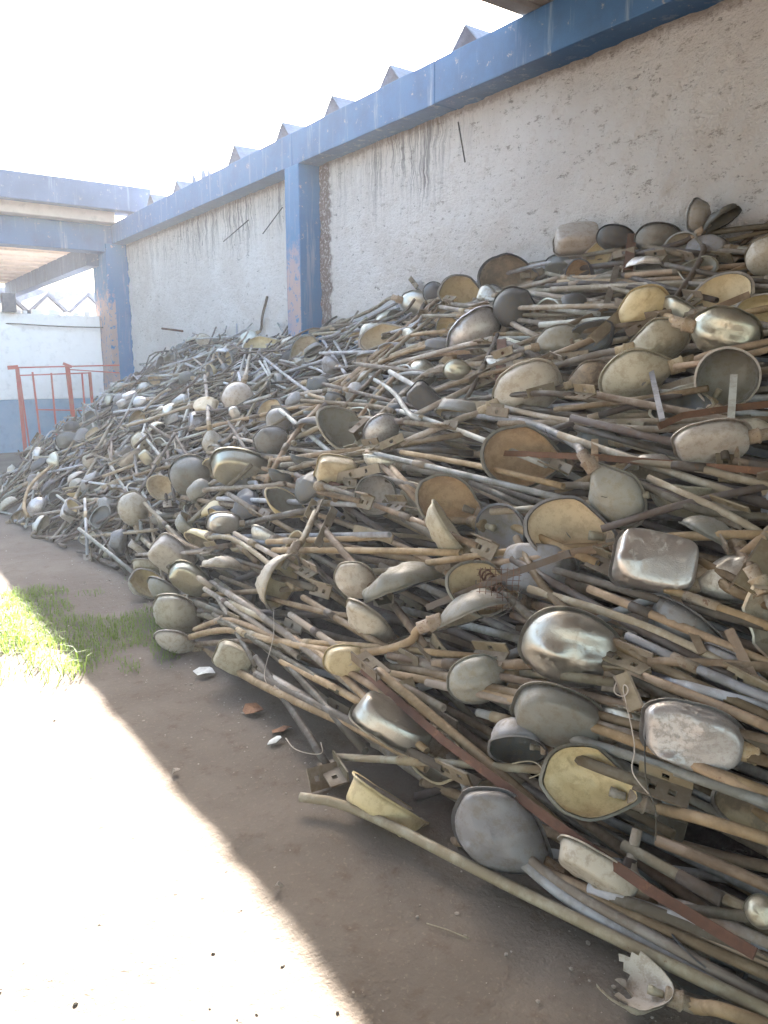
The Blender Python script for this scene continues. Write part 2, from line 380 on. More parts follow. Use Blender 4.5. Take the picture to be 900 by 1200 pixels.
for k in range(14):                                                # broken coping lumps on the wall
    x = 2.5+k*.14+random.uniform(-.05, .05); s = random.uniform(.05, .1)
    box('coping_stone', (x, x+s*1.5, 16.5, 16.62, 2.664, 2.665+s), M['whitewash'], fw, .012)
g = box('meter_box', (2.78, 3.02, 16.30, 16.425, 2.67, 3.02), M['greybox'], None, .015); tag(g, 'small dark grey box on top of the far white wall', 'box')
p0, p1, p2 = at(0, 378, y=16.38), at(60, 381, y=16.38), at(118, 384, y=16.38)
tag(tube('wall_cable', smoothpts([p0-RT*3, p0, p1+V((0, 0, -.02)), p2, p2+RT]), .012, M['wire_dark'], n=6, hollow=False), 'thin cable strung along the far white wall above the gate', 'cable')
nr = tag(empty('neighbour_roof'), 'white gabled tile ends of the roof beyond the far wall', 'roof')
for k, px in enumerate((10, 57, 104, 150)):
    c = at(px, 350, y=21.0); pk = .52
    v = []
    for yy in (21, 24):
        v += [(c.x-.62, yy, c.z-.42), (c.x, yy, c.z+.16), (c.x+.62, yy, c.z-.42), (c.x-.62, yy, c.z-.50), (c.x, yy, c.z+.06), (c.x+.62, yy, c.z-.50)]
    link('roof_tile', mesh('roof_tile', v, [(0, 1, 7, 6), (1, 2, 8, 7), (3, 9, 10, 4), (4, 10, 11, 5), (0, 3, 4, 1), (1, 4, 5, 2), (6, 7, 10, 9), (7, 8, 11, 10), (0, 6, 9, 3), (2, 5, 11, 8)]), M['fibro'], nr)
    link('gable_infill', mesh('gable_infill', [(c.x-.50, 21.1, c.z-.44), (c.x, 21.1, c.z+.05), (c.x+.50, 21.1, c.z-.44), (c.x-.5, 21.2, c.z-.44), (c.x, 21.2, c.z+.05), (c.x+.5, 21.2, c.z-.44)],
         [(0, 2, 1), (3, 4, 5), (0, 1, 4, 3), (1, 2, 5, 4), (2, 0, 3, 5)]), M['whitewash'], nr)
bz = at(60, 344, y=26)
fr = tag(empty('far_roof'), 'weathered dark roof band beyond the white gable ends', 'roof')
box('roof_slab', (-10, 14, 26, 31, bz.z-.55, bz.z+.12), M['fibro'], fr, .03, .05, 30)
box('wall', (-10, 14, 26.3, 31, 0, bz.z-.553), M['whitewash'], fr, .02)
box('wall', (-10, 9, 21.25, 24, 0, bz.z-.9), M['whitewash'], nr, .02)

# red frame gate leaning at the end wall
GY = 15.75
gate = tag(empty('red_gate', (3, GY, 0)), 'red steel frame gate standing against the blue and white end wall', 'gate'); gate.location = (0, 0, 0)
def gp(px, py, dy=0): return at(px, py, y=GY+dy)
def gbar(name, a, b, wd, dy=0):
    a, b = gp(*a, dy), gp(*b, dy); vs, fs = barvf([a, b], wd, wd*.8, V((0, 1, 0)) if abs((b-a).normalized().y) < .5 else V((0, 0, 1)))
    link(name, mesh(name, vs, fs), M['red'], gate)
gbar('post', (20, 430), (30, 531), 0.064); gbar('post', (79, 430), (90, 528), 0.074, -.06); gbar('post', (105, 436), (112, 520), 0.053, .05)
gbar('top_rail', (12, 431), (140, 428), 0.027, .03); gbar('bottom_rail', (30, 532), (100, 541), 0.032)
gbar('leaf_stile', (23, 441), (35, 526), 0.027, -.09); gbar('leaf_stile', (38, 436), (49, 527), 0.032, -.1)
gbar('leaf_rail', (22, 440), (104, 437), 0.024, -.1); gbar('leaf_rail', (36, 526), (92, 537), 0.027, -.1)
gbar('leaf_rail', (80, 433), (140, 437), 0.021, -.02); gbar('latch', (74, 426), (84, 430), .05, -.12); gbar('hinge_plate', (9, 431), (21, 430), .07, -.02)
for (a_, b_q) in (((60, 437), (68, 529)), ((96, 437), (103, 525))): gbar('leaf_bar', a_, b_q, .03, -.08)
gbar('leaf_rail', (42, 480), (96, 481), 0.023, -.085)
gbar('guide_stop', (38, 538), (44, 546), .12, -.15)

# ------------------------------------------------------------------ lamp heads
def outline(style, a):
    c, s = math.cos(a), math.sin(a)
    w_, nar, n = {'spoon': (.76, .36, 2.0), 'oval': (.78, .10, 2.2), 'pan': (.66, .10, 2.7), 'ribbed': (.86, .04, 2.0), 'box': (.74, .05, 4.5),
                  'cup': (1.0, 0, 2.0), 'hex': (.70, .0, 2.0), 'broken': (.74, .15, 2.2)}[style]
    if style == 'hex':
        k = math.pi/4; aa = (a % k)-k/2; r = math.cos(k/2)/math.cos(aa); x, y = r*c, r*s
    else:
        x = abs(c)**(2/n)*(1 if c >= 0 else -1); y = abs(s)**(2/n)*(1 if s >= 0 else -1)
    return x*.5, y*.5*w_*(1-nar*1.6*max(x, -.2)**1.5 if x > 0 else 1)
PROF = {'spoon': (.27, [1, .97, .92, .84, .74, .62, .48, .32, .16]), 'oval': (.30, [1, .985, .95, .88, .78, .65, .5, .34, .17]), 'pan': (.28, None), 'ribbed': (.42, [1, .97, .88, .72, .5, .25]),
        'box': (.40, None), 'cup': (.55, None), 'hex': (.30, None), 'broken': (.27, [1, .95, .85, .7, .5, .28])}
def headvf(style, seed, inset=0.0, n=40):
    """a dished shell: rim in z = 0, dome towards -z, neck at +x; unit length"""
    dep, rings = PROF[style]; sd = V((seed*3.1, seed*1.7, seed*.9))
    rows = []
    if rings:
        for s in rings: rows.append((s, -dep*math.sqrt(max(0, 1-s*s))))
    elif style == 'pan': rows = [(1, 0), (.965, -.07), (.93, -.16), (.885, -.235), (.82, -.255), (.70, -.262), (.55, -.266), (.40, -.27), (.2, -.272)]
    elif style == 'box': rows = [(1, 0), (.97, -.14), (.94, -.30), (.90, -.355), (.80, -.375), (.62, -.385), (.45, -.39), (.25, -.39)]
    elif style == 'hex': rows = [(1, 0), (.93, -.12), (.80, -.22), (.55, -.29), (.25, -.30)]
    else: rows = [(1, 0), (.97, -.15), (.90, -.32), (.76, -.45), (.55, -.52), (.25, -.55)]
    vs = []; fs = []
    for (s, z) in rows:
        for j in range(n):
            a = 2*math.pi*j/n; x, y = outline(style, a)
            s2 = s - inset*(1.2 if s > .5 else .6)
            if style == 'ribbed' and s < .99: s2 *= 1+.034*math.cos(j*math.pi)
            p = V((x*s2, y*s2, z + inset*(1 if s < .99 else 0)))
            if style == 'oval':                                     # pressed ridges running to the neck
                p.z -= .034*math.tanh(2.2*math.cos(p.y*21))*(1-s*s)
            if style == 'spoon': p.z -= .05*math.exp(-(p.y/.09)**2)*(1-s*s)*(1 if p.x > -.15 else .5)
            d = noise.noise(p*2.2+sd)*.03 + min(0, noise.noise(p*3.6+sd)+.22)*.13 + noise.noise(p*11+sd)*.004
            p += V((d*.6, d*.7, d*(1 if s < .99 else .6)))
            if inset and s > .99: p.z += .004
            vs.append(p)
    vs.append(V((0, 0, rows[-1][1]-.004+inset)))
    for r in range(len(rows)-1):
        for j in range(n):
            k = r*n+j; kk = r*n+(j+1) % n; fs.append((k, k+n, kk+n, kk))
    L = len(vs)-1; r = (len(rows)-1)*n
    for j in range(n): fs.append((r+j, L, r+(j+1) % n))
    if style == 'broken':
        keep = []
        for f_ in fs:
            cxx = sum(vs[i].x for i in f_)/len(f_); cyy = sum(vs[i].y for i in f_)/len(f_)
            lim = -.02 + .09*math.sin(cyy*31+seed)
            if cxx > lim or cyy < -.27: keep.append(f_)
        fs = keep
    return vs, fs, len(rows), n
SHADE = {}
def shade_mesh(style, v):
    k = (style, v)
    if k not in SHADE:
        vs, fs, nr_, n = headvf(style, v+1)
        flare = [V((p.x*1.075, p.y*1.075, p.z+.014)) for p in vs[:n]]  # rolled rim
        b = len(vs); vs2 = vs+flare+[V((p.x*1.0, p.y*1.0, p.z-.022)) for p in flare]
        f2 = [tuple(reversed(f_)) for f_ in fs]
        if style != 'broken': f2 += [(j, (j+1) % n, b+(j+1) % n, b+j) for j in range(n)] + [(b+j, b+(j+1) % n, b+n+(j+1) % n, b+n+j) for j in range(n)]
        iv, jf, _, _ = headvf(style, v+1, .022)
        me = mesh('shade', vs2, [f_ for f_ in f2], style not in ('hex',))
        mi = mesh('reflector', iv, jf, style not in ('hex',))
        SHADE[k] = (me, mi, (vs2, f2, iv, jf))
    return SHADE[k]
def cyl(name, c, axis, r, L, n=10, r2=None):
    u = axis.orthogonal().normalized(); v = axis.cross(u); vs = []; fs = []
    prof = [(0, r*.9), (.03*L, r), (L*.45, r), (L*.5, r*1.12), (L*.55, r*1.12), (L*.6, r2 or r), (L, r2 or r)]
    for (t, rr) in prof:
        for j in range(n):
            a = 2*math.pi*j/n; vs.append(c+axis*t+(u*math.cos(a)+v*math.sin(a))*rr)
    for i in range(len(prof)-1):
        for j in range(n): k = i*n+j; kk = i*n+(j+1) % n; fs.append((k, kk, kk+n, k+n))
    fs += [tuple(range(n))[::-1], tuple(range((len(prof)-1)*n, len(prof)*n))]
    return mesh(name, vs, fs, True)
COLLAR = cyl('collar', V((.42, 0, -.10)), V((1, 0, 0)), .105, .34, 12, .085); COLLAR.materials.append(M['collar'])
SOCK = cyl('bulb_socket', V((.40, 0, -.11)), V((-1, 0, 0)), .045, .17, 10, .055); SOCK.materials.append(M['ceramic'])
def holed(name, L, W, T, holes):
    """steel strip with square punched holes; local x along the strip"""
    xs = sorted({0, L}.union(*[{h-.011, h+.011} for h in holes])); ys = [-W/2, -.011, .011, W/2]
    vs = []; fs = []; idx = {}
    for s in (0, 1):
        for i, x in enumerate(xs):
            for j, y in enumerate(ys): idx[s, i, j] = len(vs); vs.append(V((x, y, -T/2+s*T)))
    cells = {(i, j) for i in range(len(xs)-1) for j in range(3) if not (j == 1 and any(abs((xs[i]+xs[i+1])/2-h) < .005 for h in holes))}
    for (i, j) in cells:
        fs.append((idx[1, i, j], idx[1, i+1, j], idx[1, i+1, j+1], idx[1, i, j+1])); fs.append((idx[0, i, j], idx[0, i, j+1], idx[0, i+1, j+1], idx[0, i+1, j]))
        for (di, dj, a, b) in ((-1, 0, (i, j+1), (i, j)), (1, 0, (i+1, j), (i+1, j+1)), (0, -1, (i, j), (i+1, j)), (0, 1, (i+1, j+1), (i, j+1))):
            if (i+di, j+dj) not in cells: fs.append((idx[0, *a], idx[0, *b], idx[1, *b], idx[1, *a]))
    return vs, fs
def bracket_mesh():
    a, fa = holed('b', .16, .07, .007, (.05, .11)); k = len(a)
    b, fb = holed('b', .16, .05, .007, (.08,))
    b = [V((p.x, .0385+p.z, p.y+.0215)) for p in b]
    return mesh('end_bracket', a+b, fa+[tuple(i+k for i in f_) for f_ in fb])
BRK = bracket_mesh(); BRK.materials.append(M['plate'])
def frame_of(x, n):
    x = x.normalized(); n = n - x*n.dot(x)
    n = n.normalized() if n.length > 1e-4 else x.orthogonal().normalized()
    y = n.cross(x); return Matrix((x, y, n)).transposed()
FIN = {'alu': 'shiny aluminium', 'alu_dusty': 'dusty aluminium', 'grey': 'grey', 'dark': 'dark grey', 'cream': 'cream', 'orange': 'ochre', 'white': 'off white', 'bronze': 'brown stained'}
SHAPE = {'spoon': 'teardrop', 'oval': 'oval ridged', 'pan': 'flat pan', 'ribbed': 'ribbed dome', 'box': 'boxy', 'cup': 'deep cup', 'hex': 'faceted', 'broken': 'broken'}
TOP = []                                                            # (object, projected point, base words, own label?)
def lamp(P, axis, nrm, L, style, outer, inner, arm_pts, r, pipe, label=None, short=None, bracket=True, var=None, socket=True, n=8):
    root = empty('street_lamp', P)
    var = random.randrange(4) if var is None else var
    me, mi, _ = shade_mesh(style, var)
    R3 = frame_of(axis, nrm); mat = R3.to_4x4() @ Matrix.Diagonal((L, L, L, 1))
    def part(name, mesh_, m, parent, local=True):
        o = bpy.data.objects.new(name, mesh_); COL.objects.link(o); o.parent = parent
        if m is not None:
            if not mesh_.materials: mesh_.materials.append(m)
            o.material_slots[0].link = 'OBJECT'; o.material_slots[0].material = m
        return o
    s = part('shade', me, M[outer], root); s.matrix_local = mat
    i = part('reflector', mi, M[inner], root); i.matrix_local = mat
    if socket: part('bulb_socket', SOCK, None, i)
    c = part('collar', COLLAR, None, root); c.matrix_local = mat
    neck = mat @ V((.60, 0, -.10))
    pts = [neck] + [p-P for p in arm_pts]
    if len(pts) > 1:
        pts[0:1] = [mat @ V((.5, 0, -.10)), mat @ V((.80, 0, -.10))]
        tube('arm', smoothpts(pts, 2), r, M[pipe], root, n)
        if bracket:
            b = part('end_bracket', BRK, None, root); d = (pts[-1]-pts[-2])
            b.matrix_local = Matrix.Translation(pts[-1]-d.normalized()*.04) @ frame_of(d, V((random.random()-.5, random.random()-.5, random.random()))).to_4x4()
    face = 'open' if (R3 @ V((0, 0, 1))).dot((CAMP-P).normalized()) > .2 else 'back'
    words = f"{FIN[inner] if face == 'open' else FIN[outer]} {SHAPE[style]} street lamp"
    words += ' lying open' if face == 'open' else ' lying back up'
    tag(root, label, 'street lamp', 'street lamps thrown on the heap'); TOP.append([root, proj(P), words, label, short])
    return root
def pipe(pts, r, mat, label=None, short=None, bracket=0.5, n=8, words=None, smooth=2):
    o = tube('lamp_arm', smoothpts(pts, smooth), r, M[mat], None, n)
    if random.random() < bracket:
        b = bpy.data.objects.new('end_bracket', BRK); COL.objects.link(b); b.parent = o
        d = pts[-1]-pts[-2]
        b.matrix_local = Matrix.Translation(pts[-1]-pts[0]-d.normalized()*.03) @ frame_of(d, V((random.random()-.5, random.random()-.5, random.random()))).to_4x4()
    if random.random() < .45:
        d = (pts[1]-pts[0]); u = d.normalized(); c = d*random.uniform(.12, .8)
        tube('sleeve', [c, c+u*random.uniform(.05, .14)], r*1.22, M[random.choice(('collar', 'pipe_dark', 'plate'))], o, 8, False)
    tag(o, label, 'pipe', 'loose lamp arms in the heap')
    mid = pts[len(pts)//2] if len(pts) > 2 else (pts[0]+pts[1])/2
    nm = {'pipe': 'grey', 'pipe_tan': 'tan', 'pipe_pale': 'pale', 'pipe_dark': 'dark rusty'}[mat]
    TOP.append([o, proj(mid), words or f"{'bent' if len(pts) > 2 else 'straight'} {nm} lamp arm", label, short])
    return o
def P3(px, py, off=.05): return hit(px, py, off)
# style, centre px, neck px, length px, facing (right, up, to viewer), outer, inner, arm px points, arm material, label, short name
o_, b_ = (0, .2, 1), (0, .35, -1)
LAMPS = [
 ('spoon', 692, 917, 748, 937, 108, (-.1, .2, 1), 'grey', 'cream', [(820, 958), (920, 990)], 'pipe_tan', 'large cream spoon shaped lamp lying open with a rusty square collar near the ground', 'the large cream spoon lamp'),
 ('oval', 670, 760, 722, 776, 116, (.05, .35, -1), 'alu', 'white', [(800, 803), (930, 838)], 'pipe_pale', 'big shiny aluminium lamp back with two pale streaks under a crossing pipe', 'the big shiny aluminium lamp'),
 ('pan', 812, 862, 866, 876, 112, (.1, .3, -1), 'alu_dusty', 'white', [(905, 888), (960, 905)], 'pipe_tan', 'broad dusty metal pan lamp with dented back at the right edge', 'the broad dented pan lamp'),
 ('pan', 457, 856, 503, 880, 100, (-.25, -.75, -.4), 'alu', 'cream', [(560, 955), (625, 1025), (710, 1085), (930, 1192)], 'pipe_pale', 'silver lamp reflecting the sky with a cream rim, lowest silver one at the front', 'the sky reflecting silver lamp'),
 ('pan', 457, 938, 502, 965, 100, (.3, 1, .12), 'cream', 'white', [(560, 985), (690, 1046), (930, 1138)], 'pipe_tan', 'cream pan lamp with a dark spot standing on its base just above the ground', 'the cream pan lamp near the ground'),
 ('spoon', 590, 978, 640, 1010, 122, (.1, .5, -1), 'grey', 'white', [(720, 1050), (930, 1130)], 'pipe', 'large dusty grey bowl with bluish top behind the rusty bar near the ground', 'the dusty grey bowl'),
 ('pan', 705, 1008, 752, 1034, 100, (.4, 1, -.2), 'white', 'grey', [(800, 1060), (930, 1120)], 'pipe', 'off white shallow lamp mostly hidden behind the rusty steel bar', 'the off white lamp behind the rusty bar'),
 ('pan', 655, 836, 704, 852, 104, (.1, .55, -.8), 'grey', 'white', [(780, 880), (930, 950)], 'pipe_tan', 'dust covered grey pan lamp directly below the big shiny aluminium lamp', 'the dust covered pan lamp'),
 ('box', 766, 662, 808, 672, 92, (.1, -.35, -1), 'alu', 'white', [(850, 690), (930, 720)], 'pipe_tan', 'rounded tin coloured lamp with a bright glint hanging under two pipes', 'the rounded tin lamp'),
 ('spoon', 668, 622, 718, 629, 102, (0, .2, 1), 'grey', 'cream', [(790, 628), (940, 626)], 'pipe_tan', 'cream spoon lamp lying open with rust specks on its face and collar', 'the rust specked cream spoon'),
 ('spoon', 613, 536, 660, 541, 96, (0, .12, 1), 'grey', 'orange', [(730, 560), (840, 600)], 'pipe_dark', 'ochre spoon lamp lying open with a brown pipe across its middle', 'the ochre spoon lamp'),
 ('spoon', 527, 588, 562, 600, 80, (0, .2, 1), 'grey', 'orange', [(620, 625), (700, 660)], 'pipe_tan', 'beige round lamp lying open behind a white tipped lamp', 'the beige round lamp'),
 ('spoon', 531, 622, 552, 652, 84, (.85, .35, .1), 'white', 'cream', [(585, 690), (640, 740), (730, 790), (930, 893)], 'pipe', 'white tipped lamp turned on its edge with a long coil wrapped arm', 'the white tipped lamp'),
 ('spoon', 721, 580, 698, 546, 84, (.5, .1, -.9), 'grey', 'dark', [(680, 525), (645, 503), (600, 490), (465, 482)], 'pipe_pale', 'long grey lamp back hanging from a pale bent arm beside a short pipe stub', 'the long grey lamp'),
 ('oval', 617, 455, 575, 475, 80, (.1, .5, -1), 'white', 'grey', [(540, 490), (470, 520)], 'pipe', 'pale grey seamed lamp back under the punched flat bar', 'the pale seamed lamp'),
 ('spoon', 405, 504, 437, 522, 74, (.15, .6, .7), 'white', 'grey', [(455, 545), (490, 582)], 'pipe_tan', 'open grey bowl lamp with a bright lower rim at the middle of the heap', 'the open grey bowl'),
 ('ribbed', 447, 503, 470, 492, 44, (.1, .6, -.8), 'alu_dusty', 'grey', [(500, 480), (560, 450)], 'pipe', 'small silvery ribbed lamp right beside the open grey bowl', None),
 ('spoon', 595, 325, 630, 322, 68, (0, -.05, 1), 'dark', 'bronze', [(680, 314), (760, 305)], 'pipe_dark', 'brown stained open lamp at the top of the heap before the white wall', 'the brown stained open lamp'),
 ('spoon', 543, 346, 566, 356, 56, (-.2, .15, 1), 'grey', 'cream', [(600, 380), (640, 400)], 'pipe', 'round cream lamp lying open at the top edge left of the brown stained one', 'the round cream top lamp'),
 ('ribbed', 553, 388, 524, 415, 68, (-.3, .7, -.6), 'alu_dusty', 'cream', [(480, 455), (430, 500)], 'pipe', 'ribbed half dome lamp below the round cream lamp near the top', 'the ribbed half dome lamp'),
 ('cup', 601, 361, 593, 385, 46, (.2, .3, -1), 'dark', 'dark', [(600, 405), (645, 425)], 'pipe_dark', 'dark round lamp back just below the brown stained open lamp', None),
 ('spoon', 751, 362, 718, 384, 64, (.1, .4, -1), 'cream', 'white', [(700, 396), (640, 420)], 'pipe_tan', 'cream rounded lamp back leaning on a steel channel upper right', 'the cream rounded back'),
 ('spoon', 773, 398, 742, 405, 66, (0, .45, -1), 'white', 'white', [(700, 415), (640, 432)], 'pipe', 'dull cream lamp back under a long diagonal bent arm', None),
 ('spoon', 746, 440, 790, 425, 84, (.1, .5, -1), 'white', 'grey', [(830, 415), (930, 395)], 'pipe_tan', 'pale wide spoon lamp back with a white stick in front', 'the pale wide spoon back'),
 ('spoon', 840, 347, 802, 362, 78, (.15, .75, .75), 'white', 'cream', [(790, 370), (760, 385)], 'collar', 'chipped cream lamp lying open with a flat tan bar across it', 'the chipped cream open lamp'),
 ('oval', 850, 390, 815, 380, 78, (0, .4, -1), 'alu', 'white', [(790, 372), (740, 360)], 'pipe_tan', 'shiny oval lamp back with a glint below the chipped cream lamp', 'the shiny oval back'),
 ('cup', 852, 443, 838, 470, 68, (.15, .2, 1), 'white', 'grey', [(845, 500), (850, 540)], 'pipe_dark', 'round grey cup lamp open to the yard with a white stick before it', 'the round grey cup lamp'),
 ('pan', 834, 516, 872, 508, 82, (.1, .6, -.8), 'white', 'grey', [(900, 505), (950, 500)], 'rust', 'white topped shallow lamp on an orange rusted arm at the right edge', 'the white topped shallow lamp'),
 ('cup', 898, 300, 925, 312, 44, (.3, .3, -1), 'white', 'white', [(960, 330)], 'pipe', 'white lamp cut by the right edge of the view near the top', None),
 ('ribbed', 815, 254, 817, 273, 40, (-.8, .1, -.5), 'grey', 'dark', [(828, 290), (810, 325), (775, 372), (733, 415)], 'pipe_dark', 'upright grey lamp on top of the heap with a long bent arm coming down', 'the upright top lamp'),
 ('spoon', 845, 260, 824, 276, 46, (.3, -.8, .3), 'dark', 'dark', [(800, 285), (740, 300)], 'pipe_dark', 'black pointed lamp on top of the heap right of the upright lamp', None),
 ('box', 676, 286, 703, 283, 52, (0, -.7, -.5), 'white', 'grey', [(740, 285), (800, 298)], 'pipe', 'tan grey boxy lamp lying on the top of the heap against the wall', 'the boxy top lamp'),
 ('oval', 722, 279, 745, 284, 44, (0, .6, -.8), 'dark', 'dark', [(780, 292), (840, 300)], 'pipe_dark', 'dark lamp on top of the heap beside the tan grey boxy lamp', None),
 ('oval', 772, 279, 796, 281, 52, (0, .6, -.8), 'grey', 'dark', [(830, 272), (930, 262)], 'pipe', 'grey oval lamp on the top with its arm running to the right edge', None),
 ('oval', 490, 357, 470, 350, 42, (0, .5, -1), 'alu', 'white', [(440, 362), (400, 378)], 'pipe', 'bright silver lamp on the heap edge right of the blue column', 'the bright silver edge lamp'),
 ('cup', 508, 343, 500, 353, 24, (.2, .4, -1), 'dark', 'dark', [(490, 370)], 'pipe_dark', 'small black cup lamp poking above the heap edge', None),
 ('spoon', 356, 412, 341, 424, 40, (0, .1, 1), 'grey', 'white', [(320, 440), (290, 460)], 'pipe', 'small round grey rimmed lamp open below the middle blue column', 'the round lamp below the column'),
 ('spoon', 452, 396, 480, 388, 62, (.1, .7, .6), 'bronze', 'cream', [(510, 375), (560, 360)], 'pipe_tan', 'tan lamp half open with a brown back among long diagonal arms', 'the tan half open lamp'),
 ('pan', 284, 546, 318, 554, 72, (.1, .65, -.75), 'alu', 'cream', [(350, 560), (400, 570)], 'rust', 'long golden tin lamp with a flat side in the left middle', 'the golden tin lamp'),
 ('ribbed', 331, 682, 344, 656, 66, (.85, -.1, .5), 'white', 'cream', [(352, 640), (370, 600)], 'pipe', 'ribbed bell lamp turned on its edge near the left front', 'the ribbed bell lamp'),
 ('spoon', 420, 682, 446, 696, 58, (.1, .5, -1), 'white', 'grey', [(470, 720), (500, 760)], 'pipe_tan', 'cream lamp back with a thin arm tip resting on it', None),
 ('spoon', 474, 690, 522, 673, 98, (.15, -.95, .05), 'grey', 'dark', [(590, 662), (720, 640)], 'pipe_tan', 'wide grey lamp facing down with a tan arm to the right', 'the wide grey downturned lamp'),
 ('spoon', 436, 727, 466, 752, 72, (.6, .7, -.35), 'white', 'grey', [(490, 775), (540, 800)], 'pipe', 'cream pointed lamp back tilting down below the wide grey one', 'the cream pointed lamp'),
 ('spoon', 556, 722, 517, 736, 90, (0, -1, .1), 'grey', 'bronze', [(485, 752), (440, 765), (390, 765), (310, 748), (262, 735), (205, 752)], 'pipe_tan', 'grey dome lamp facing down on a long tan arm curving left', 'the grey dome lamp'),
 ('spoon', 566, 690, 606, 700, 86, (0, .4, .9), 'grey', 'cream', [(650, 715), (730, 745)], 'pipe_tan', 'cream open lamp covered by wire mesh and a crossing stick', 'the mesh covered cream lamp'),
 ('pan', 407, 774, 436, 777, 54, (.1, .3, -1), 'cream', 'white', [(500, 787), (640, 822), (930, 900)], 'pipe_tan', 'small cream boxy lamp with a rusty bar end in front', 'the small cream boxy lamp'),
 ('oval', 560, 796, 600, 790, 70, (0, .3, -1), 'grey', 'dark', [(650, 790), (720, 800)], 'pipe', 'dull grey lamp behind a thick tan pipe left of the shiny lamp', None),
 ('cup', 440, 581, 458, 596, 48, (-.55, .2, .8), 'grey', 'alu_dusty', [(480, 612), (530, 640)], 'pipe', 'round silver blue cup lamp in the middle of the heap', 'the round silver cup lamp'),
 ('spoon', 336, 589, 360, 602, 56, (.4, .7, .6), 'cream', 'grey', [(375, 615), (405, 650), (440, 694)], 'pipe_tan', 'cream edged lamp open upward with a straight arm going down right', 'the cream edged lamp'),
 ('box', 395, 551, 420, 555, 48, (.1, .4, -1), 'cream', 'white', [(450, 560), (500, 575)], 'pipe', 'gold tinted boxy lamp under a bundle of pale pipes', None),
 ('ribbed', 156, 597, 161, 616, 40, (.2, .3, -1), 'white', 'cream', [(175, 640), (215, 670)], 'pipe', 'bright ribbed dome lamp at the left front of the heap', 'the bright ribbed dome'),
 ('spoon', 190, 572, 207, 581, 36, (.1, .2, 1), 'cream', 'cream', [(230, 575), (262, 560)], 'pipe', 'yellow open lamp above the bright ribbed dome', 'the yellow open lamp'),
 ('cup', 224, 556, 246, 566, 48, (.2, .4, -1), 'grey', 'grey', [(270, 580), (300, 600)], 'pipe', 'grey cup lamp back left of the golden tin lamp', None),
 ('box', 204, 648, 218, 659, 50, (-.3, .85, -.45), 'white', 'white', [(260, 690), (330, 738), (395, 790), (470, 850)], 'pipe', 'blocky off white lamp with a long arm sloping down right', 'the blocky off white lamp'),
 ('pan', 262, 612, 280, 612, 38, (0, .4, -1), 'alu', 'white', [(310, 608), (370, 596)], 'pipe', 'silver pan lamp above the white downturned lamp at left', None),
 ('spoon', 261, 666, 282, 668, 48, (0, -1, .05), 'white', 'dark', [(310, 672), (370, 690)], 'pipe', 'white downturned lamp at the left front', 'the white downturned lamp'),
 ('pan', 223, 677, 243, 690, 50, (-.3, .6, -.5), 'alu', 'cream', [(270, 706), (330, 735)], 'pipe', 'gold and silver lamp under the long sloping arm at left', None),
 ('pan', 165, 641, 176, 650, 28, (-.3, .9, .1), 'white', 'white', [(200, 665)], 'pipe', 'smallest white lamp at the top of the left hand pile of lamp heads', None),
 ('pan', 174, 660, 190, 662, 36, (-.1, .9, -.3), 'white', 'white', [(215, 665), (250, 690)], 'pipe', 'small square white lamp left of the blocky off white lamp', None),
 ('oval', 176, 684, 192, 692, 46, (-.75, .5, .25), 'white', 'cream', [(230, 705), (270, 725)], 'pipe', 'round tan lamp leaning over the shaded grass', None),
 ('spoon', 196, 692, 214, 705, 50, (-.6, .75, .0), 'grey', 'white', [(240, 720), (300, 745)], 'pipe', 'grey tan lamp between the round tan lamp and the pleated one', None),
 ('ribbed', 209, 717, 230, 728, 58, (-.5, .8, -.35), 'white', 'white', [(270, 735), (330, 755)], 'pipe', 'pleated white lamp head second lowest at the left front', 'the pleated white lamp'),
 ('spoon', 207, 752, 226, 757, 50, (-.2, .9, -.4), 'white', 'white', [(290, 795), (360, 828), (440, 862), (500, 900)], 'pipe_tan', 'lowest white lamp at the left front beside the grass with a thick arm', 'the lowest left white lamp'),
 ('box', 274, 771, 290, 778, 44, (-.1, .3, -1), 'white', 'white', [(320, 795), (380, 830)], 'pipe', 'tan white boxy lamp lying between crossing pipes left of centre', None),
 ('cup', 279, 466, 286, 447, 36, (-.2, -.3, -.9), 'white', 'white', [(290, 430), (296, 400)], 'pipe', 'white cup lamp with an upright arm in the upper left', 'the white cup lamp'),
 ('pan', 276, 485, 282, 495, 20, (0, .2, -1), 'alu', 'white', [(290, 510)], 'pipe', 'crumpled shiny lamp just under the white cup lamp', None),
 ('spoon', 306, 404, 325, 400, 42, (.1, .7, .5), 'white', 'cream', [(350, 392), (400, 380)], 'pipe', 'beige flat lamp near the top left of the middle column', None),
 ('pan', 241, 400, 250, 405, 22, (0, .3, -1), 'white', 'white', [(262, 415)], 'pipe', 'little white lamp at the top of the far heap before the wall', None),
 ('ribbed', 318, 516, 340, 512, 40, (0, .4, -1), 'grey', 'grey', [(365, 505), (400, 490)], 'pipe', 'grey finely ribbed lamp left of the open grey bowl', None),
 ('cup', 327, 492, 335, 506, 30, (.2, .3, -1), 'grey', 'grey', [(345, 520)], 'pipe', 'blue grey lamp above the finely ribbed one', None),
 ('spoon', 314, 482, 300, 492, 34, (.2, .6, .7), 'grey', 'cream', [(285, 500), (260, 520)], 'pipe', 'cream leaf shaped open lamp right of the white cup lamp', None),
 ('spoon', 249, 518, 246, 500, 32, (0, .3, -1), 'white', 'cream', [(244, 480), (240, 440)], 'pipe', 'tan bell shaped lamp under a thin upright arm', None),
 ('cup', 165, 518, 172, 528, 22, (-.2, .4, -1), 'white', 'white', [(185, 540)], 'pipe', 'small white lamp above a silver one at the far left', None),
 ('box', 171, 536, 178, 545, 17, (0, .3, -1), 'alu', 'white', [(190, 560)], 'pipe', 'tiny bright silver lamp at the far left', None),
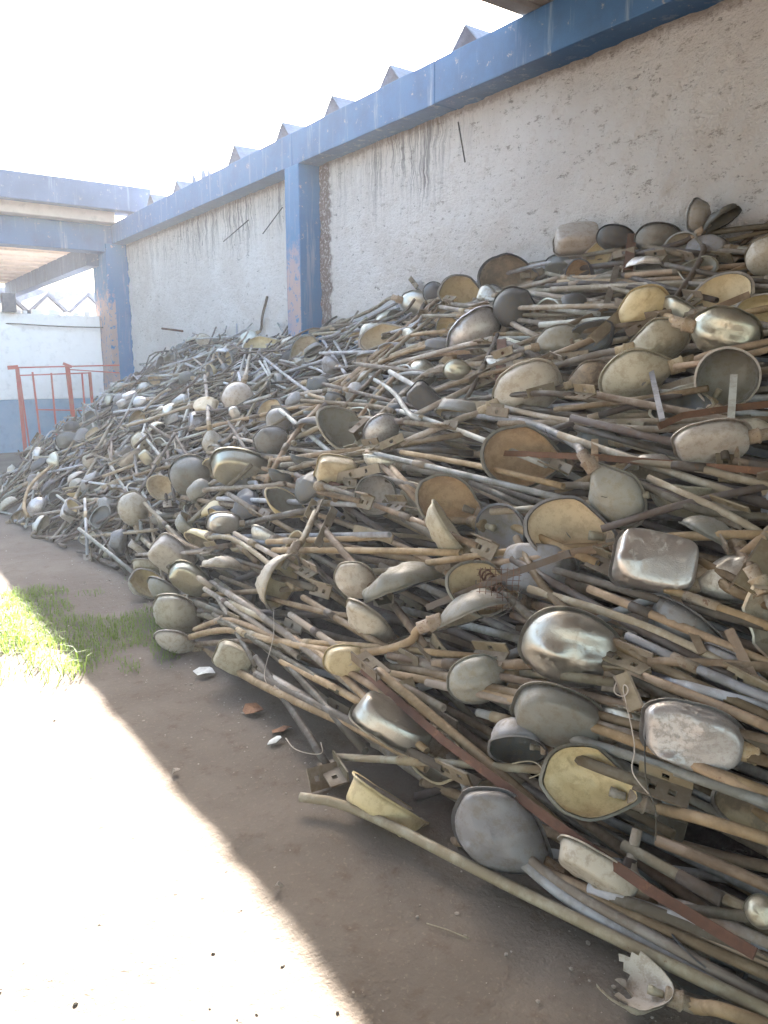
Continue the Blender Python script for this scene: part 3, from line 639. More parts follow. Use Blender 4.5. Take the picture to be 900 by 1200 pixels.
 ('hex', 912, 738, 893, 692, 108, (-.6, .1, .8), 'alu', 'white', [(882, 668), (862, 640)], 'pipe_tan', 'faceted aluminium lamp with a bright rim cut by the right edge', 'the faceted aluminium lamp'),
 ('broken', 738, 1143, 784, 1160, 100, (.15, .55, .85), 'white', 'white', [(840, 1180), (930, 1215)], 'pipe_tan', 'broken lamp with a jagged half shell lying on the bare ground', 'the broken lamp on the ground'),
 ('cup', 892, 1068, 910, 1080, 36, (0, .3, -1), 'alu', 'white', [(940, 1090)], 'pipe', 'shiny round lamp deep in the gap at the lower right edge', None),
 ('cup', 606, 880, 640, 884, 66, (.1, -.6, .3), 'grey', 'dark', [(690, 895), (760, 920)], 'pipe', 'hollow grey lamp facing down above the rusty bar', None),
 ('box', 497, 466, 510, 478, 38, (.1, .3, -1), 'dark', 'dark', [(530, 490)], 'pipe_dark', 'dark green grey boxy lamp under the curved arms', None),
 ('oval', 536, 434, 552, 436, 32, (0, .4, -1), 'alu', 'white', [(580, 440)], 'pipe', 'small silver lamp end among curved tan arms', None),
 ('oval', 655, 400, 630, 405, 52, (0, .4, -1), 'grey', 'dark', [(600, 415)], 'pipe', 'grey lamp behind the crossing pale pipes in the upper middle', None),
 ('spoon', 690, 440, 665, 450, 48, (.1, .5, -.8), 'bronze', 'dark', [(640, 460)], 'pipe_dark', 'brown lamp right of the pale seamed lamp', None),
 ('oval', 118, 448, 128, 456, 26, (-.1, .3, 1), 'dark', 'grey', [(140, 470)], 'pipe_dark', 'dark round lamp at the foot of the far blue column', 'the lamp at the far column'),
 ('spoon', 84, 500, 96, 496, 20, (-.1, .4, -1), 'dark', 'grey', [(110, 490), (130, 478)], 'pipe', 'dark lamp sticking out toward the red gate', 'the lamp by the red gate'),
 ('spoon', 107, 537, 115, 525, 24, (.5, .4, -.7), 'white', 'white', [(122, 512), (135, 490)], 'pipe', 'pale narrow lamp leaning at the far left end', None),
]
for (st, cx, cy, nx_, ny_, L, f3, ou, inn, arm, pm, lab, short) in LAMPS:
    d0 = ray(cx, cy).normalized(); P = hit(cx, cy, .11 if cx > 250 else .12)
    depth = (P-CAMP).dot(FW); Lm = L*depth/FPX
    B = -d0; r_ = RT - d0*RT.dot(d0); r_.normalize(); u_ = r_.cross(d0)
    ax = (r_*(nx_-cx) - u_*(ny_-cy)).normalized() + B*-.12
    nm = r_*f3[0] + u_*f3[1] + B*f3[2]
    if P.z < Lm*.28: P.z = Lm*.28
    pts = []
    for k, (a, b) in enumerate(arm):
        pts.append(hit(a, b, .12 - .05*k/max(1, len(arm)-1)))
    big = L > 38
    lamp(P, ax, nm, Lm, st, ou, inn, pts, .0185 if depth < 4 else .02, pm, lab, short, bracket=big and len(arm) < 4, socket=big)

# ------------------------------------------------------------------ traced loose arms (photo pixels), near the surface
PIPES = [
 ([(352, 934), (410, 942), (610, 1046), (930, 1200)], .020, 'pipe', 'grey arm lying lowest along the ground at the front', None),
 ([(300, 770), (345, 835), (384, 898)], .019, 'pipe', 'arm standing steeply with a punched foot plate on the ground', 'the arm with the foot plate'),
 ([(325, 765), (370, 815), (428, 880)], .019, 'pipe', 'arm sloping steeply right of the one with the foot plate', None),
 ([(395, 887), (520, 894), (645, 903)], .017, 'pipe', 'grey square ended arm lying level under the sky reflecting silver lamp', None),
 ([(450, 788), (560, 808), (700, 852), (940, 945)], .019, 'pipe_tan', 'long tan arm above the sky reflecting silver lamp', None),
 ([(455, 768), (620, 798), (940, 878)], .018, 'pipe_tan', 'long tan arm running right from the small cream boxy lamp', None),
 ([(508, 778), (580, 779), (640, 778)], .022, 'pipe_tan', 'thick short tan pipe lying level left of the big shiny lamp', None),
 ([(560, 835), (700, 872), (940, 955)], .018, 'pipe_pale', 'pale arm passing over the large cream spoon lamp', None),
 ([(747, 972), (736, 1020), (762, 1045), (880, 1108)], .017, 'pipe', 'hooked grey arm with its end standing up near the lower right', 'the hooked arm'),
 ([(730, 990), (820, 1040), (940, 1095)], .018, 'pipe', None, None),
 ([(770, 985), (860, 1020), (940, 1058)], .018, 'pipe_tan', None, None),
 ([(800, 1066), (850, 1070), (940, 1085)], .017, 'pipe', None, None),
 ([(605, 630), (640, 700), (735, 765), (940, 858)], .019, 'pipe_tan', None, None),
 ([(735, 786), (830, 822), (940, 868)], .019, 'pipe_tan', 'tan arm passing over the broad dented pan lamp', None),
 ([(600, 655), (700, 712), (860, 795)], .018, 'pipe_dark', None, None),
 ([(620, 690), (760, 732), (890, 800)], .018, 'pipe', None, None),
 ([(340, 550), (430, 528), (560, 506)], .019, 'pipe_tan', None, None),
 ([(316, 540), (425, 526)], .019, 'pipe_tan', None, None),
 ([(330, 545), (424, 540)], .019, 'pipe', None, None),
 ([(430, 530), (460, 558), (490, 586)], .02, 'pipe_tan', None, None),
 ([(440, 532), (560, 560), (690, 592)], .018, 'pipe_pale', 'pale arm running from the open grey bowl down to the right', None),
 ([(430, 440), (462, 458), (478, 485), (494, 494)], .017, 'pipe_pale', 'short arm bent like an elbow in the upper middle', None),
 ([(432, 470), (455, 444), (480, 436), (507, 440)], .018, 'pipe_pale', 'short curved arm with an open end above the bowl', None),
 ([(470, 482), (540, 505), (640, 545)], .018, 'pipe_pale', None, None),
 ([(312, 566), (345, 505), (420, 432), (522, 343)], .022, 'pipe_tan', 'thick tan arm rising diagonally from the open bowl to the heap top', 'the thick diagonal arm'),
 ([(352, 500), (430, 432), (510, 362)], .019, 'pipe_tan', None, None),
 ([(395, 470), (470, 402), (512, 368)], .019, 'pipe', None, None),
 ([(385, 470), (440, 415), (478, 392), (526, 388)], .018, 'pipe_tan', None, None),
 ([(400, 480), (460, 420), (490, 404), (536, 402)], .018, 'pipe_tan', None, None),
 ([(420, 490), (470, 432), (500, 416), (552, 412)], .018, 'pipe_tan', None, None),
 ([(440, 492), (492, 440), (520, 428), (566, 426)], .018, 'pipe', None, None),
 ([(498, 440), (600, 408), (712, 362)], .018, 'pipe_tan', 'tan arm rising right toward the steel channel', None),
 ([(500, 462), (560, 440), (650, 420)], .018, 'pipe_tan', None, None),
 ([(583, 392), (562, 440), (543, 474)], .016, 'pipe_dark', 'thin dark stick standing before the pale seamed lamp', None),
 ([(570, 350), (640, 362), (702, 368)], .018, 'pipe_pale', None, None),
 ([(620, 310), (680, 300), (730, 292)], .018, 'pipe', None, None),
 ([(640, 335), (700, 330), (800, 345)], .018, 'pipe_dark', None, None),
 ([(730, 322), (790, 340), (840, 352)], .018, 'pipe_dark', None, None),
 ([(698, 548), (770, 575), (820, 602), (940, 608)], .018, 'pipe', None, None),
 ([(715, 643), (762, 636), (805, 650), (880, 690), (940, 715)], .019, 'pipe_tan', 'curved tan arm over the rounded tin lamp', None),
 ([(640, 505), (760, 470), (800, 462)], .017, 'pipe_dark', None, None),
 ([(715, 500), (780, 505), (880, 490)], .017, 'pipe', None, None),
 ([(870, 650), (905, 620), (950, 590)], .018, 'pipe_tan', None, None),
 ([(860, 540), (900, 548), (950, 555)], .018, 'pipe_tan', None, None),
 ([(740, 540), (820, 548), (860, 560), (930, 575)], .018, 'pipe', None, None),
 ([(228, 738), (262, 724), (290, 732), (330, 752)], .017, 'pipe_tan', None, None),
 ([(230, 755), (300, 750)], .018, 'pipe_tan', None, None),
 ([(300, 750), (420, 756), (560, 770)], .017, 'pipe_tan', None, None),
 ([(245, 630), (270, 628), (310, 655), (345, 690)], .017, 'pipe', None, None),
 ([(275, 625), (320, 650), (352, 668)], .017, 'pipe', None, None),
 ([(255, 700), (280, 745), (300, 780)], .017, 'pipe', None, None),
 ([(320, 645), (440, 645), (540, 648)], .019, 'pipe_tan', None, None),
 ([(313, 635), (400, 632), (445, 630)], .018, 'pipe_tan', None, None),
 ([(440, 592), (500, 615), (560, 640)], .017, 'pipe_tan', None, None),
 ([(312, 700), (395, 722), (430, 722)], .017, 'pipe_tan', 'short tan arm across the mouth of the ribbed bell lamp', None),
 ([(355, 700), (420, 740), (470, 768)], .018, 'pipe_tan', None, None),
 ([(340, 720), (420, 775), (520, 830)], .018, 'pipe', None, None),
 ([(300, 790), (400, 840), (520, 900)], .02, 'pipe', None, None),
 ([(330, 775), (420, 820), (460, 850)], .019, 'pipe_tan', None, None),
 ([(292, 400), (283, 430), (278, 452)], .017, 'pipe_pale', None, None),
 ([(310, 420), (345, 448), (372, 466)], .017, 'pipe_pale', None, None),
 ([(318, 440), (300, 470), (288, 492)], .015, 'pipe', None, None),
 ([(185, 435), (240, 465), (285, 488)], .016, 'pipe', None, None),
 ([(150, 490), (200, 476), (255, 466)], .016, 'pipe', 'thin arm lying level across the far upper left jumble', None),
 ([(378, 398), (400, 432), (405, 438)], .016, 'pipe_pale', None, None),
 ([(392, 400), (404, 420), (407, 432)], .016, 'pipe_pale', None, None),
 ([(340, 398), (420, 378), (468, 362)], .018, 'pipe', None, None),
 ([(325, 400), (360, 392), (420, 388)], .018, 'pipe', None, None),
 ([(160, 650), (220, 648), (240, 646)], .016, 'pipe', None, None),
 ([(600, 1005), (740, 1072), (930, 1155)], .018, 'pipe_tan', None, None),
 ([(545, 925), (600, 990), (660, 1040), (780, 1105), (930, 1190)], .018, 'pipe', None, None),
 ([(690, 1040), (800, 1078), (930, 1118)], .018, 'pipe_pale', None, None),
 ([(500, 800), (640, 830), (760, 868)], .018, 'pipe', None, None),
 ([(600, 720), (720, 770)], .017, 'pipe_dark', None, None),
 ([(690, 690), (800, 735), (930, 790)], .018, 'pipe_tan', None, None),
 ([(650, 668), (760, 700), (900, 735)], .017, 'pipe', None, None),
 ([(735, 745), (830, 790), (930, 830)], .018, 'pipe_pale', None, None),
 ([(780, 690), (850, 715), (930, 745)], .018, 'pipe_tan', None, None),
 ([(760, 775), (850, 778), (930, 785)], .018, 'pipe_tan', None, None),
 ([(575, 600), (680, 592), (760, 580)], .017, 'pipe', None, None),
 ([(500, 660), (600, 645), (700, 640)], .017, 'pipe_tan', None, None),
 ([(705, 620), (800, 590), (900, 570)], .017, 'pipe_dark', None, None),
 ([(760, 560), (850, 600), (900, 630)], .017, 'pipe', None, None),
 ([(650, 480), (740, 470), (830, 455)], .017, 'pipe_tan', None, None),
 ([(660, 570), (560, 545), (470, 530)], .017, 'pipe_tan', None, None),
 ([(560, 470), (640, 490), (720, 500)], .017, 'pipe', None, None),
 ([(620, 400), (700, 385), (760, 378)], .018, 'pipe_tan', None, None),
 ([(640, 320), (720, 340), (800, 352)], .017, 'pipe', None, None),
 ([(780, 310), (850, 325), (930, 335)], .018, 'pipe_dark', None, None),
 ([(790, 430), (860, 420), (930, 402)], .017, 'pipe_tan', None, None),
 ([(250, 720), (330, 770), (400, 812)], .017, 'pipe', None, None),
 ([(330, 740), (430, 800), (500, 845)], .018, 'pipe_tan', None, None),
 ([(370, 760), (440, 830), (500, 880)], .017, 'pipe_tan', None, None),
 ([(240, 690), (300, 730), (350, 770)], .017, 'pipe', None, None),
]
for (pp, r, m, lab, short) in PIPES:
    k = len(pp); pts = [hit(a, b, .095) for (a, b) in pp]
    pipe(pts, r*.92, m, lab, short, bracket=.35)

# steel bars, channels and plates lying on the heap
def steel(name, pp, w_, h_, mat, label, cat, off=.09, section='bar', up=None):
    pts = [hit(a, b, off) for (a, b) in pp]; o0 = pts[0]; pts = [p-o0 for p in pts]
    u = up or -ray(*pp[0]).normalized()
    if section == 'bar': vs, fs = barvf(pts, w_, h_, u)
    else:                                                           # angle or channel from two or three strips
        vs, fs = barvf(pts, w_, .007, u); t = (pts[-1]-pts[0]).normalized(); s = t.cross(u).normalized(); q_ = s.cross(t)
        for sg in ((1,) if section == 'angle' else (1, -1)):
            v2, f2 = barvf([p + s*sg*(w_/2+.0035) + q_*(-h_/2+.0035) for p in pts], .007, h_, u); k = len(vs)
            vs += v2; fs += [tuple(i+k for i in f_) for f_ in f2]
    o = link(name, mesh(name, vs, fs), M[mat]); o.location = o0
    TOP.append([o, proj(o0+pts[-1]/2), '', label, None]); return tag(o, label, cat)
steel('rusty_bar', [(425, 785), (520, 868), (640, 958), (760, 1042), (885, 1118)], 0.030, .020, 'rust', 'long red rusty steel bar sloping down across the front of the heap', 'bar', .16)
steel('rusty_pipe', [(568, 530), (700, 536), (940, 556)], .028, .026, 'rust', 'brown rusty bar running level across the ochre spoon lamp', 'bar', .15)
steel('rusty_pipe', [(772, 500), (800, 487), (860, 478), (940, 470)], .03, .022, 'rust', 'dark rusty bar in front of the round grey cup lamp', 'bar', .16)
steel('steel_channel', [(752, 348), (695, 398)], .055, .035, 'plate', 'tan steel channel leaning diagonally against the cream rounded back', 'channel', .16, 'channel')
steel('steel_channel', [(741, 274), (736, 316)], .05, .03, 'rust', 'short rusty channel standing up before the top lamps', 'channel', .12, 'channel')
steel('steel_angle', [(724, 312), (711, 358)], .035, .03, 'plate', 'thin steel angle standing upright above the tan channel', 'angle', .12, 'angle')
steel('steel_channel', [(588, 398), (586, 458)], .05, .03, 'rust', 'rusty upright channel beside the thin dark stick', 'channel', .10, 'channel')
steel('tan_bar', [(796, 379), (878, 345)], .035, .022, 'pipe_tan', 'flat tan bar laid across the chipped cream open lamp', 'bar', .17)
steel('white_stick', [(762, 430), (776, 492)], .026, .012, 'pipe_pale', 'white flat stick before the pale wide spoon back', 'stick', .17)
steel('white_stick', [(860, 440), (856, 500)], .03, .012, 'pipe_pale', 'white flat stick in front of the round grey cup lamp', 'stick', .19)
steel('flat_bar', [(784, 684), (824, 766)], .028, .008, 'pipe_tan', 'flat tan bar slanting below the rounded tin lamp', 'bar', .1)
steel('flat_bar', [(854, 738), (888, 806)], .032, .008, 'pipe_tan', 'flat tan bar slanting beside the faceted aluminium lamp', 'bar', .1)
steel('steel_channel', [(906, 638), (872, 690)], .07, .05, 'plate', 'wide tan steel channel end at the right edge above the faceted lamp', 'channel', .2, 'channel')
steel('steel_channel', [(728, 790), (746, 832)], .04, .035, 'plate', 'short tan channel hanging below the right end of the shiny lamp', 'channel', .16, 'channel')
steel('crossing_stick', [(500, 712), (600, 672), (668, 648)], .028, .02, 'pipe_dark', 'brown stick crossing over the mesh covered cream lamp', 'stick', .18)
steel('pipe_stub', [(697, 518), (697, 546)], .032, .032, 'pipe_tan', 'short tan pipe stub above the long grey lamp', 'pipe', .16)
def plate_at(px, py, qx, qy, Wd, holes, label, off=.12, twist=(0, 0, 1)):
    a, b = hit(px, py, off), hit(qx, qy, off); L = (b-a).length
    vs, fs = holed('p', L, Wd, .008, [h*L for h in holes]); o = link('punched_bar', mesh('punched_bar', vs, fs), M['plate'])
    d0 = ray(px, py).normalized(); n = -d0 + RT*twist[0] + UP*twist[1]
    o.matrix_world = Matrix.Translation(a) @ frame_of(b-a, n).to_4x4(); tag(o, label, 'bar'); TOP.append([o, proj(a), '', label, None])
plate_at(602, 428, 690, 416, .06, (.72, .88), 'tan flat bar with two punched holes above the pale seamed lamp')
plate_at(540, 474, 590, 480, .06, (.28,), 'short punched plate left of the pale seamed lamp')
plate_at(385, 562, 445, 548, .055, (.45, .75), 'punched plate lying below the open grey bowl')
plate_at(372, 640, 392, 596, .05, (.5,), 'small punched bracket standing near the round silver cup lamp', .12, (.5, 0, 0))
plate_at(362, 915, 398, 905, .09, (.25,), 'punched foot plate lying on the ground at the front', .06)
plate_at(415, 620, 460, 632, .05, (.5,), 'rusty punched plate right of the small bracket')

# thin wires
WIRES = [([(722, 800), (718, 812), (732, 818), (738, 806), (728, 800), (740, 850), (745, 880), (738, 905), (760, 930)], 'pale wire looping down over the broad dented pan lamp', 'wire'),
 ([(758, 830), (755, 880), (757, 920), (770, 950), (768, 985)], 'black wire hanging past the broad dented pan lamp', 'wire_dark'),
 ([(320, 712), (322, 745), (308, 790), (312, 800)], 'frayed wire hanging under the ribbed bell lamp', 'wire'),
 ([(335, 865), (345, 880), (380, 886), (376, 870)], 'bent wire lying on the ground before the foot plate', 'wire'),
 ([(558, 680), (555, 720), (580, 725), (600, 715), (612, 690)], 'wire loop hanging from the mesh covered cream lamp', 'wire_dark'),
 ([(600, 895), (625, 890), (640, 905), (620, 912)], 'tangled pale wire over the hollow grey lamp', 'wire')]
for (pp, lab, m) in WIRES:
    o = tube('wire', smoothpts([hit(a, b, .17) for a, b in pp], 3), .0022, M[m], None, 5, False); tag(o, lab, 'wire')
# crushed wire mesh on the cream lamp
mb_v, mb_f = [], []
c0 = hit(585, 690, .2); tr = RT; tu = UP
for i in range(8):
    for (A, B_) in ((tr, tu), (tu, tr)):
        pts = [c0 + A*((i-3.5)*.022) + B_*(j*.022-.09) + FW*(.02*math.sin(i*.9+j*.7)) for j in range(9)]
        v, f_ = tubevf(pts, .0014, 4, False); k = len(mb_v); mb_v += [p-c0 for p in v]; mb_f += [tuple(i_+k for i_ in t) for t in f_]
o = link('wire_mesh', mesh('wire_mesh', mb_v, mb_f), M['rust']); o.location = c0; tag(o, 'crumpled rusty wire mesh lying over a cream lamp', 'wire mesh')
# coil on the white tipped lamp's arm
pts = []; a0, a1 = hit(556, 658, .09), hit(590, 697, .09); t = (a1-a0).normalized(); u = t.orthogonal().normalized(); v = t.cross(u)
for i in range(100): pts.append(a0.lerp(a1, i/99) + (u*math.cos(i*.7)+v*math.sin(i*.7))*.024)
tag(tube('wire_coil', pts, .004, M['rust'], None, 5, False), 'rusty wire wound around the arm of the white tipped lamp', 'wire')

# ------------------------------------------------------------------ filling lamps and arms
def S(t, y, off=0.0):
    b = xb(y); x = b+(WX-.05-b)*t; x = min(max(x, b-.02), WX-.06)
    p = V((x, y, heap(x, y))) + hnorm(x, y)*off
    p.z = max(p.z, .025); p.x = min(p.x, WX-.05); return p
def loose(p): return (p-CAMP).length
def pick():
    """a random spot on the face of the heap that the yard sees, evenly over the view"""
    while True:
        px, py = random.uniform(-5, 930), random.uniform(255, 1190)
        d = ray(px, py); t = 1.2
        while t < 22:
            p = CAMP+d*t
            if p.x > WX-.1 or p.z < .03: p = None; break
            if p.z < heap(p.x, p.y): break
            t += .04
        if p is not None and t < 22: return p, px, py
def pipe_dir(p, tight=1.0):
    far = min(1, max(0, (p.y-5.0)/3.0))
    ang = random.gauss(.03, .13)*(1-far) + random.uniform(-1.35, 1.35)*far
    ang *= tight
    if tight == 1 and random.random() < .12: ang += random.uniform(-.9, .9)
    n = hnorm(p.x, p.y); tY = V((0, -1, 0)); tY = (tY - n*tY.dot(n)).normalized(); tX = n.cross(tY)
    d = tY*math.cos(ang)+tX*math.sin(ang) + n*random.gauss(0, .05+.13*far)
    return d.normalized(), n, far
HEADS = [t[0].location.copy() for t in TOP if t[0].name.startswith('street_lamp')]
PM = ['pipe', 'pipe_tan', 'pipe_pale', 'pipe_dark']
def rand_pipe(p, off, tight=1.0):
    d, n, far = pipe_dir(p, tight); L = random.uniform(1.5, 2.6)*(1-.52*far); q = p + n*off
    a = q - d*L*random.uniform(.3, .7); b = a + d*L
    pts = [a, b]
    if random.random() < .30:                                       # swan neck end
        s = n*random.uniform(-.6, .2+.7*far) + n.cross(d)*random.uniform(-1, 1)*(.45+.55*far)
        pts = [a, a+d*L*.62, a+d*L*.85+s*L*.05, a+d*L*.97+s*L*.17]
    if random.random() < .12*far+.02: pts = [a, a+d*L*.9, a+d*L+n.cross(d)*random.choice((-1, 1))*.13]
    for w_ in pts: w_.x = max(min(w_.x, WX-.04), xb(w_.y)-.04); w_.z = min(max(w_.z, .03), heap(w_.x, w_.y)+.16)
    m = random.choices(PM, (4, 5, 3, 1.3) if far < .5 else (3.5, .6, 7, 3))[0]  # far arms paler and greyer, cool sky light put into colour
    return pts, m
i = done = 0
while done < 205 and i < 900:
    i += 1; p, px, py = pick()
    near = (p-CAMP).length < 4.8; top_ = i % 2 == 0
    if near and random.random() < .35: p, px, py = pick(); near = (p-CAMP).length < 4.6
    pts, m = rand_pipe(p, (random.uniform(.02, .06) if top_ else random.uniform(-.30, -.08)) if near else random.uniform(-.12, .03), .8 if near and top_ else 1.0)
    if near and top_ and m == 'pipe_dark': m = 'pipe_pale'
    if near and any(((c-pts[0])-(pts[-1]-pts[0])*max(0, min(1, (c-pts[0]).dot(pts[-1]-pts[0])/(pts[-1]-pts[0]).length_squared))).length < .17 for c in HEADS): continue
    done += 1; pipe(pts, random.uniform(.0145, .019)*(1-.25*min(1, max(0, (p.y-5)/3))), m, bracket=.4)
STY = ['spoon', 'oval', 'pan', 'ribbed', 'box', 'cup']
def rand_head():
    st = random.choices(STY, (7, 3.5, 3.5, 2, 1.2, 1))[0]
    ou = random.choices(['alu', 'alu_dusty', 'grey', 'white', 'dark', 'cream'], (1.5, 4, 4, 1.6, 4, .7))[0]
    inn = random.choices(['cream', 'white', 'grey', 'orange', 'dark', 'bronze'], (2.5, 2, 3, .5, 2.5, 1.5))[0]
    return st, ou, inn
centres = [(t[1][0], t[1][1]) for t in TOP if t[0].name.startswith('street_lamp')]
nl = 0; tries = 0
while nl < 130 and tries < 4000:
    tries += 1
    p, px, py = pick(); dist = (p-CAMP).length; size = .30*FPX/dist
    if any((px-a)**2+(py-b)**2 < (size*.62)**2 for a, b in centres): continue
    if dist < 4.6 and random.random() < .93: continue
    centres.append((px, py)); nl += 1
    st, ou, inn = rand_head(); d, n, far = pipe_dir(p)
    if far > .5 and inn in ('cream', 'orange', 'bronze') and random.random() < .6: inn = 'white'; ou = 'alu_dusty'
    if random.random() < .5: d = -d
    nm = n*random.gauss(.1, .8) + d.cross(n)*random.gauss(0, .8)
    P = p + n*random.uniform(-.07, .03); L = random.uniform(.24, .32)-.05*far if st != 'cup' else random.uniform(.17, .24)
    P.z = max(P.z, .07)
    al = random.uniform(.5, 1.3); arm = [P+d*(L*.9+al*.4)-n*.06, P+d*(L*.9+al*.8)-n*.14, P+d*(L*.9+al)-n*.16]
    for w_ in arm: w_.x = max(min(w_.x, WX-.04), xb(w_.y)-.02); w_.z = max(w_.z, .03)
    lamp(P, d, nm, L, st, ou, inn, arm, .018, random.choices(PM, (5, 4, 2, 2))[0], bracket=dist < 6, socket=dist < 7)

# the rest of the heap, past counting: one joined mass of arms and lamp heads
SV, SF, SM = [], [], []
smats = [M['pipe'], M['pipe_tan'], M['pipe_pale'], M['pipe_dark'], M['alu_dusty'], M['grey'], M['white'], M['dark'], M['cream']]
def put(vs, fs, mi):
    k = len(SV); SV.extend(vs); SF.extend([tuple(i+k for i in f_) for f_ in fs]); SM.extend([mi]*len(fs))
for i in range(2900):
    y = random.uniform(-.8, 16.2) if i % 40 else random.uniform(.3, 6); t = random.random()**.9
    p = S(t, y); far = min(1, max(0, (p.y-5)/3))
    if far < .3 and random.random() < .70: continue
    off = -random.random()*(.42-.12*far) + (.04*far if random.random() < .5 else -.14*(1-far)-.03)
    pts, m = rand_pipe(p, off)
    if random.random() < .8-.5*far: m = 'pipe_dark'  # deep arms mostly darkened, shade of the gaps put into colour
    if far < .3 and any(((c-pts[0])-(pts[-1]-pts[0])*max(0, min(1, (c-pts[0]).dot(pts[-1]-pts[0])/(pts[-1]-pts[0]).length_squared))).length < .13 for c in HEADS): continue
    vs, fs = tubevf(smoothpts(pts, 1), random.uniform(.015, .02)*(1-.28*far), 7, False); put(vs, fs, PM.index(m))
for i in range(170):
    y = random.uniform(4.5, 16.0); t = random.random(); p = S(t, y); d, n, far = pipe_dir(p)
    st, ou, inn = rand_head(); nm = n*random.gauss(0, .8)+d.cross(n)*random.gauss(0, .6); L = random.uniform(.2, .3)
    P = p + n*(random.uniform(-.2, -.03) + .07*far); P.z = max(P.z, .07)
    if not any(m.name for m in ()): pass
    a, fa, b, fb = shade_mesh(st, random.randrange(4))[2]
    mat = Matrix.Translation(P) @ frame_of(d, nm).to_4x4() @ Matrix.Diagonal((L, L, L, 1))
    put([mat @ v for v in a], fa, {'alu': 4, 'alu_dusty': 4, 'grey': 5, 'white': 6, 'dark': 7, 'cream': 8}[ou])
    put([mat @ v for v in b], fb, {'cream': 8, 'white': 6, 'grey': 5, 'orange': 8, 'dark': 7, 'bronze': 7}[inn])
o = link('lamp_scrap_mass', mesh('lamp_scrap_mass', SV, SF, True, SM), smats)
tag(o, 'tangled mass of lamp arms and heads filling the heap', 'scrap heap', kind='stuff')
# dark core added inside the heap, painting the shade of its gaps
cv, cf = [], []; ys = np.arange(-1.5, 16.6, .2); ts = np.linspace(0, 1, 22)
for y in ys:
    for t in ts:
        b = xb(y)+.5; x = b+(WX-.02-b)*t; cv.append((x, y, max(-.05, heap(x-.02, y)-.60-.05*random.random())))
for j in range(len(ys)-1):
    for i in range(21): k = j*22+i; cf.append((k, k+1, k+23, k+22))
tag(link('shade_core', mesh('shade_core', cv, cf, False), M['core']), 'dark core added inside the heap as painted shade', 'scrap', kind='stuff')

# ------------------------------------------------------------------ grass, pebbles, litter
gv, gf = [], []
def blade(x, y, h, lean, wd):
    a = random.uniform(0, 6.283); d = V((math.cos(a), math.sin(a), 0)); s = V((-d.y, d.x, 0))*wd; b = V((x, y, 0)); k = len(gv)
    gv.extend([b-s, b+s, b+d*lean*h*.35+V((0, 0, h*.6))+s*.7, b+d*lean*h*.35+V((0, 0, h*.6))-s*.7, b+d*lean*h+V((0, 0, h*(1-.45*lean)))])
    gf.extend([(k, k+1, k+2, k+3), (k+3, k+2, k+4)])
n = 0
while n < 5200:
    x, y = random.uniform(.0, 1.75), random.uniform(3.7, 6.6)
    f_ = noise.noise(V((x*2.2, y*1.6, 1)))+.35*noise.noise(V((x*6, y*6, 4)))
    edge = max(0, 1-((x-1.0)/.75)**2-((y-5.0)/1.25)**2)
    if f_+edge*1.1 < .55+random.random()*.25: continue
    if x > xb(y)+.02: continue
    blade(x, y, random.uniform(.02, .07), random.uniform(.2, 1), .0022); n += 1
for (cx, cy, k, h) in ((.86, 4.25, 70, .17), (.80, 4.55, 80, .15), (.72, 4.9, 110, .16), (.62, 5.15, 90, .14), (.78, 5.35, 60, .13), (.5, 5.6, 110, .14), (.45, 4.9, 80, .1), (.3, 5.3, 80, .1), (.55, 4.4, 60, .08), (.35, 4.2, 40, .07), (.15, 4.8, 60, .08)):
    for _ in range(k): blade(cx+random.gauss(0, .075), cy+random.gauss(0, .09), h*random.uniform(.4, 1.15), random.uniform(.3, 1.1), .0028)
tag(link('grass', mesh('grass', gv, gf), M['grass']), 'short green grass growing at the shadow edge left of the heap', 'grass', kind='stuff')
ico = bmesh.new(); bmesh.ops.create_icosphere(ico, subdivisions=1, radius=1); iv = [v.co.copy() for v in ico.verts]; fi = [tuple(v.index for v in f_.verts) for f_ in ico.faces]; ico.free()
pv, pf = [], []
for i in range(2600):
    x, y = random.uniform(-1.2, 1.7), random.uniform(.9, 8.5)
    if i % 2: y = random.uniform(.9, 6.5); x = xb(y)-abs(random.gauss(0, .22))
    if i % 2 and random.random() < .6: continue
    if x > xb(y)+.1: continue
    s = .0015+.007*random.random()**5; sq = random.uniform(.4, .8); k = len(pv)
    R = Matrix.Rotation(random.uniform(0, 6), 3, 'Z')
    pv += [R @ V((v.x*s*random.uniform(.7, 1.3), v.y*s, v.z*s*sq)) + V((x, y, s*.2)) for v in iv]; pf += [tuple(j+k for j in f_) for f_ in fi]
tag(link('pebbles', mesh('pebbles', pv, pf), M['stone']), 'small pebbles and crumbs scattered over the bare soil', 'pebbles', kind='stuff')
def scrap(name, px, py, s, mat, label, cat, n=7):
    c = at(px, py, z=.012); v = [V((0, 0, .012))]; f = []
    for j in range(n):
        a = 6.283*j/n; r = s*random.uniform(.5, 1.1); v.append(V((math.cos(a)*r*1.4, math.sin(a)*r, random.uniform(-.004, .022))))
    for j in range(n): f.append((0, 1+j, 1+(j+1) % n))
    m = len(v); v += [p-V((0, 0, .003)) for p in v]; f += [tuple(reversed([i+m for i in t])) for t in f[:]]
    f += [(1+j, 1+m+j, 1+m+(j+1) % n, 1+(j+1) % n) for j in range(n)]
    o = link(name, mesh(name, v, f), M[mat]); o.location = c; tag(o, label, cat)
scrap('plastic_scrap', 322, 868, .035, 'paper', 'white scrap of plastic on the soil left of the foot plate', 'litter')
scrap('plastic_scrap', 240, 788, .05, 'paper', 'white flat scrap under the lowest left white lamp', 'litter')
scrap('dry_leaf', 330, 855, .045, 'leaf', 'curled red brown leaf beside the white plastic scrap', 'leaf')
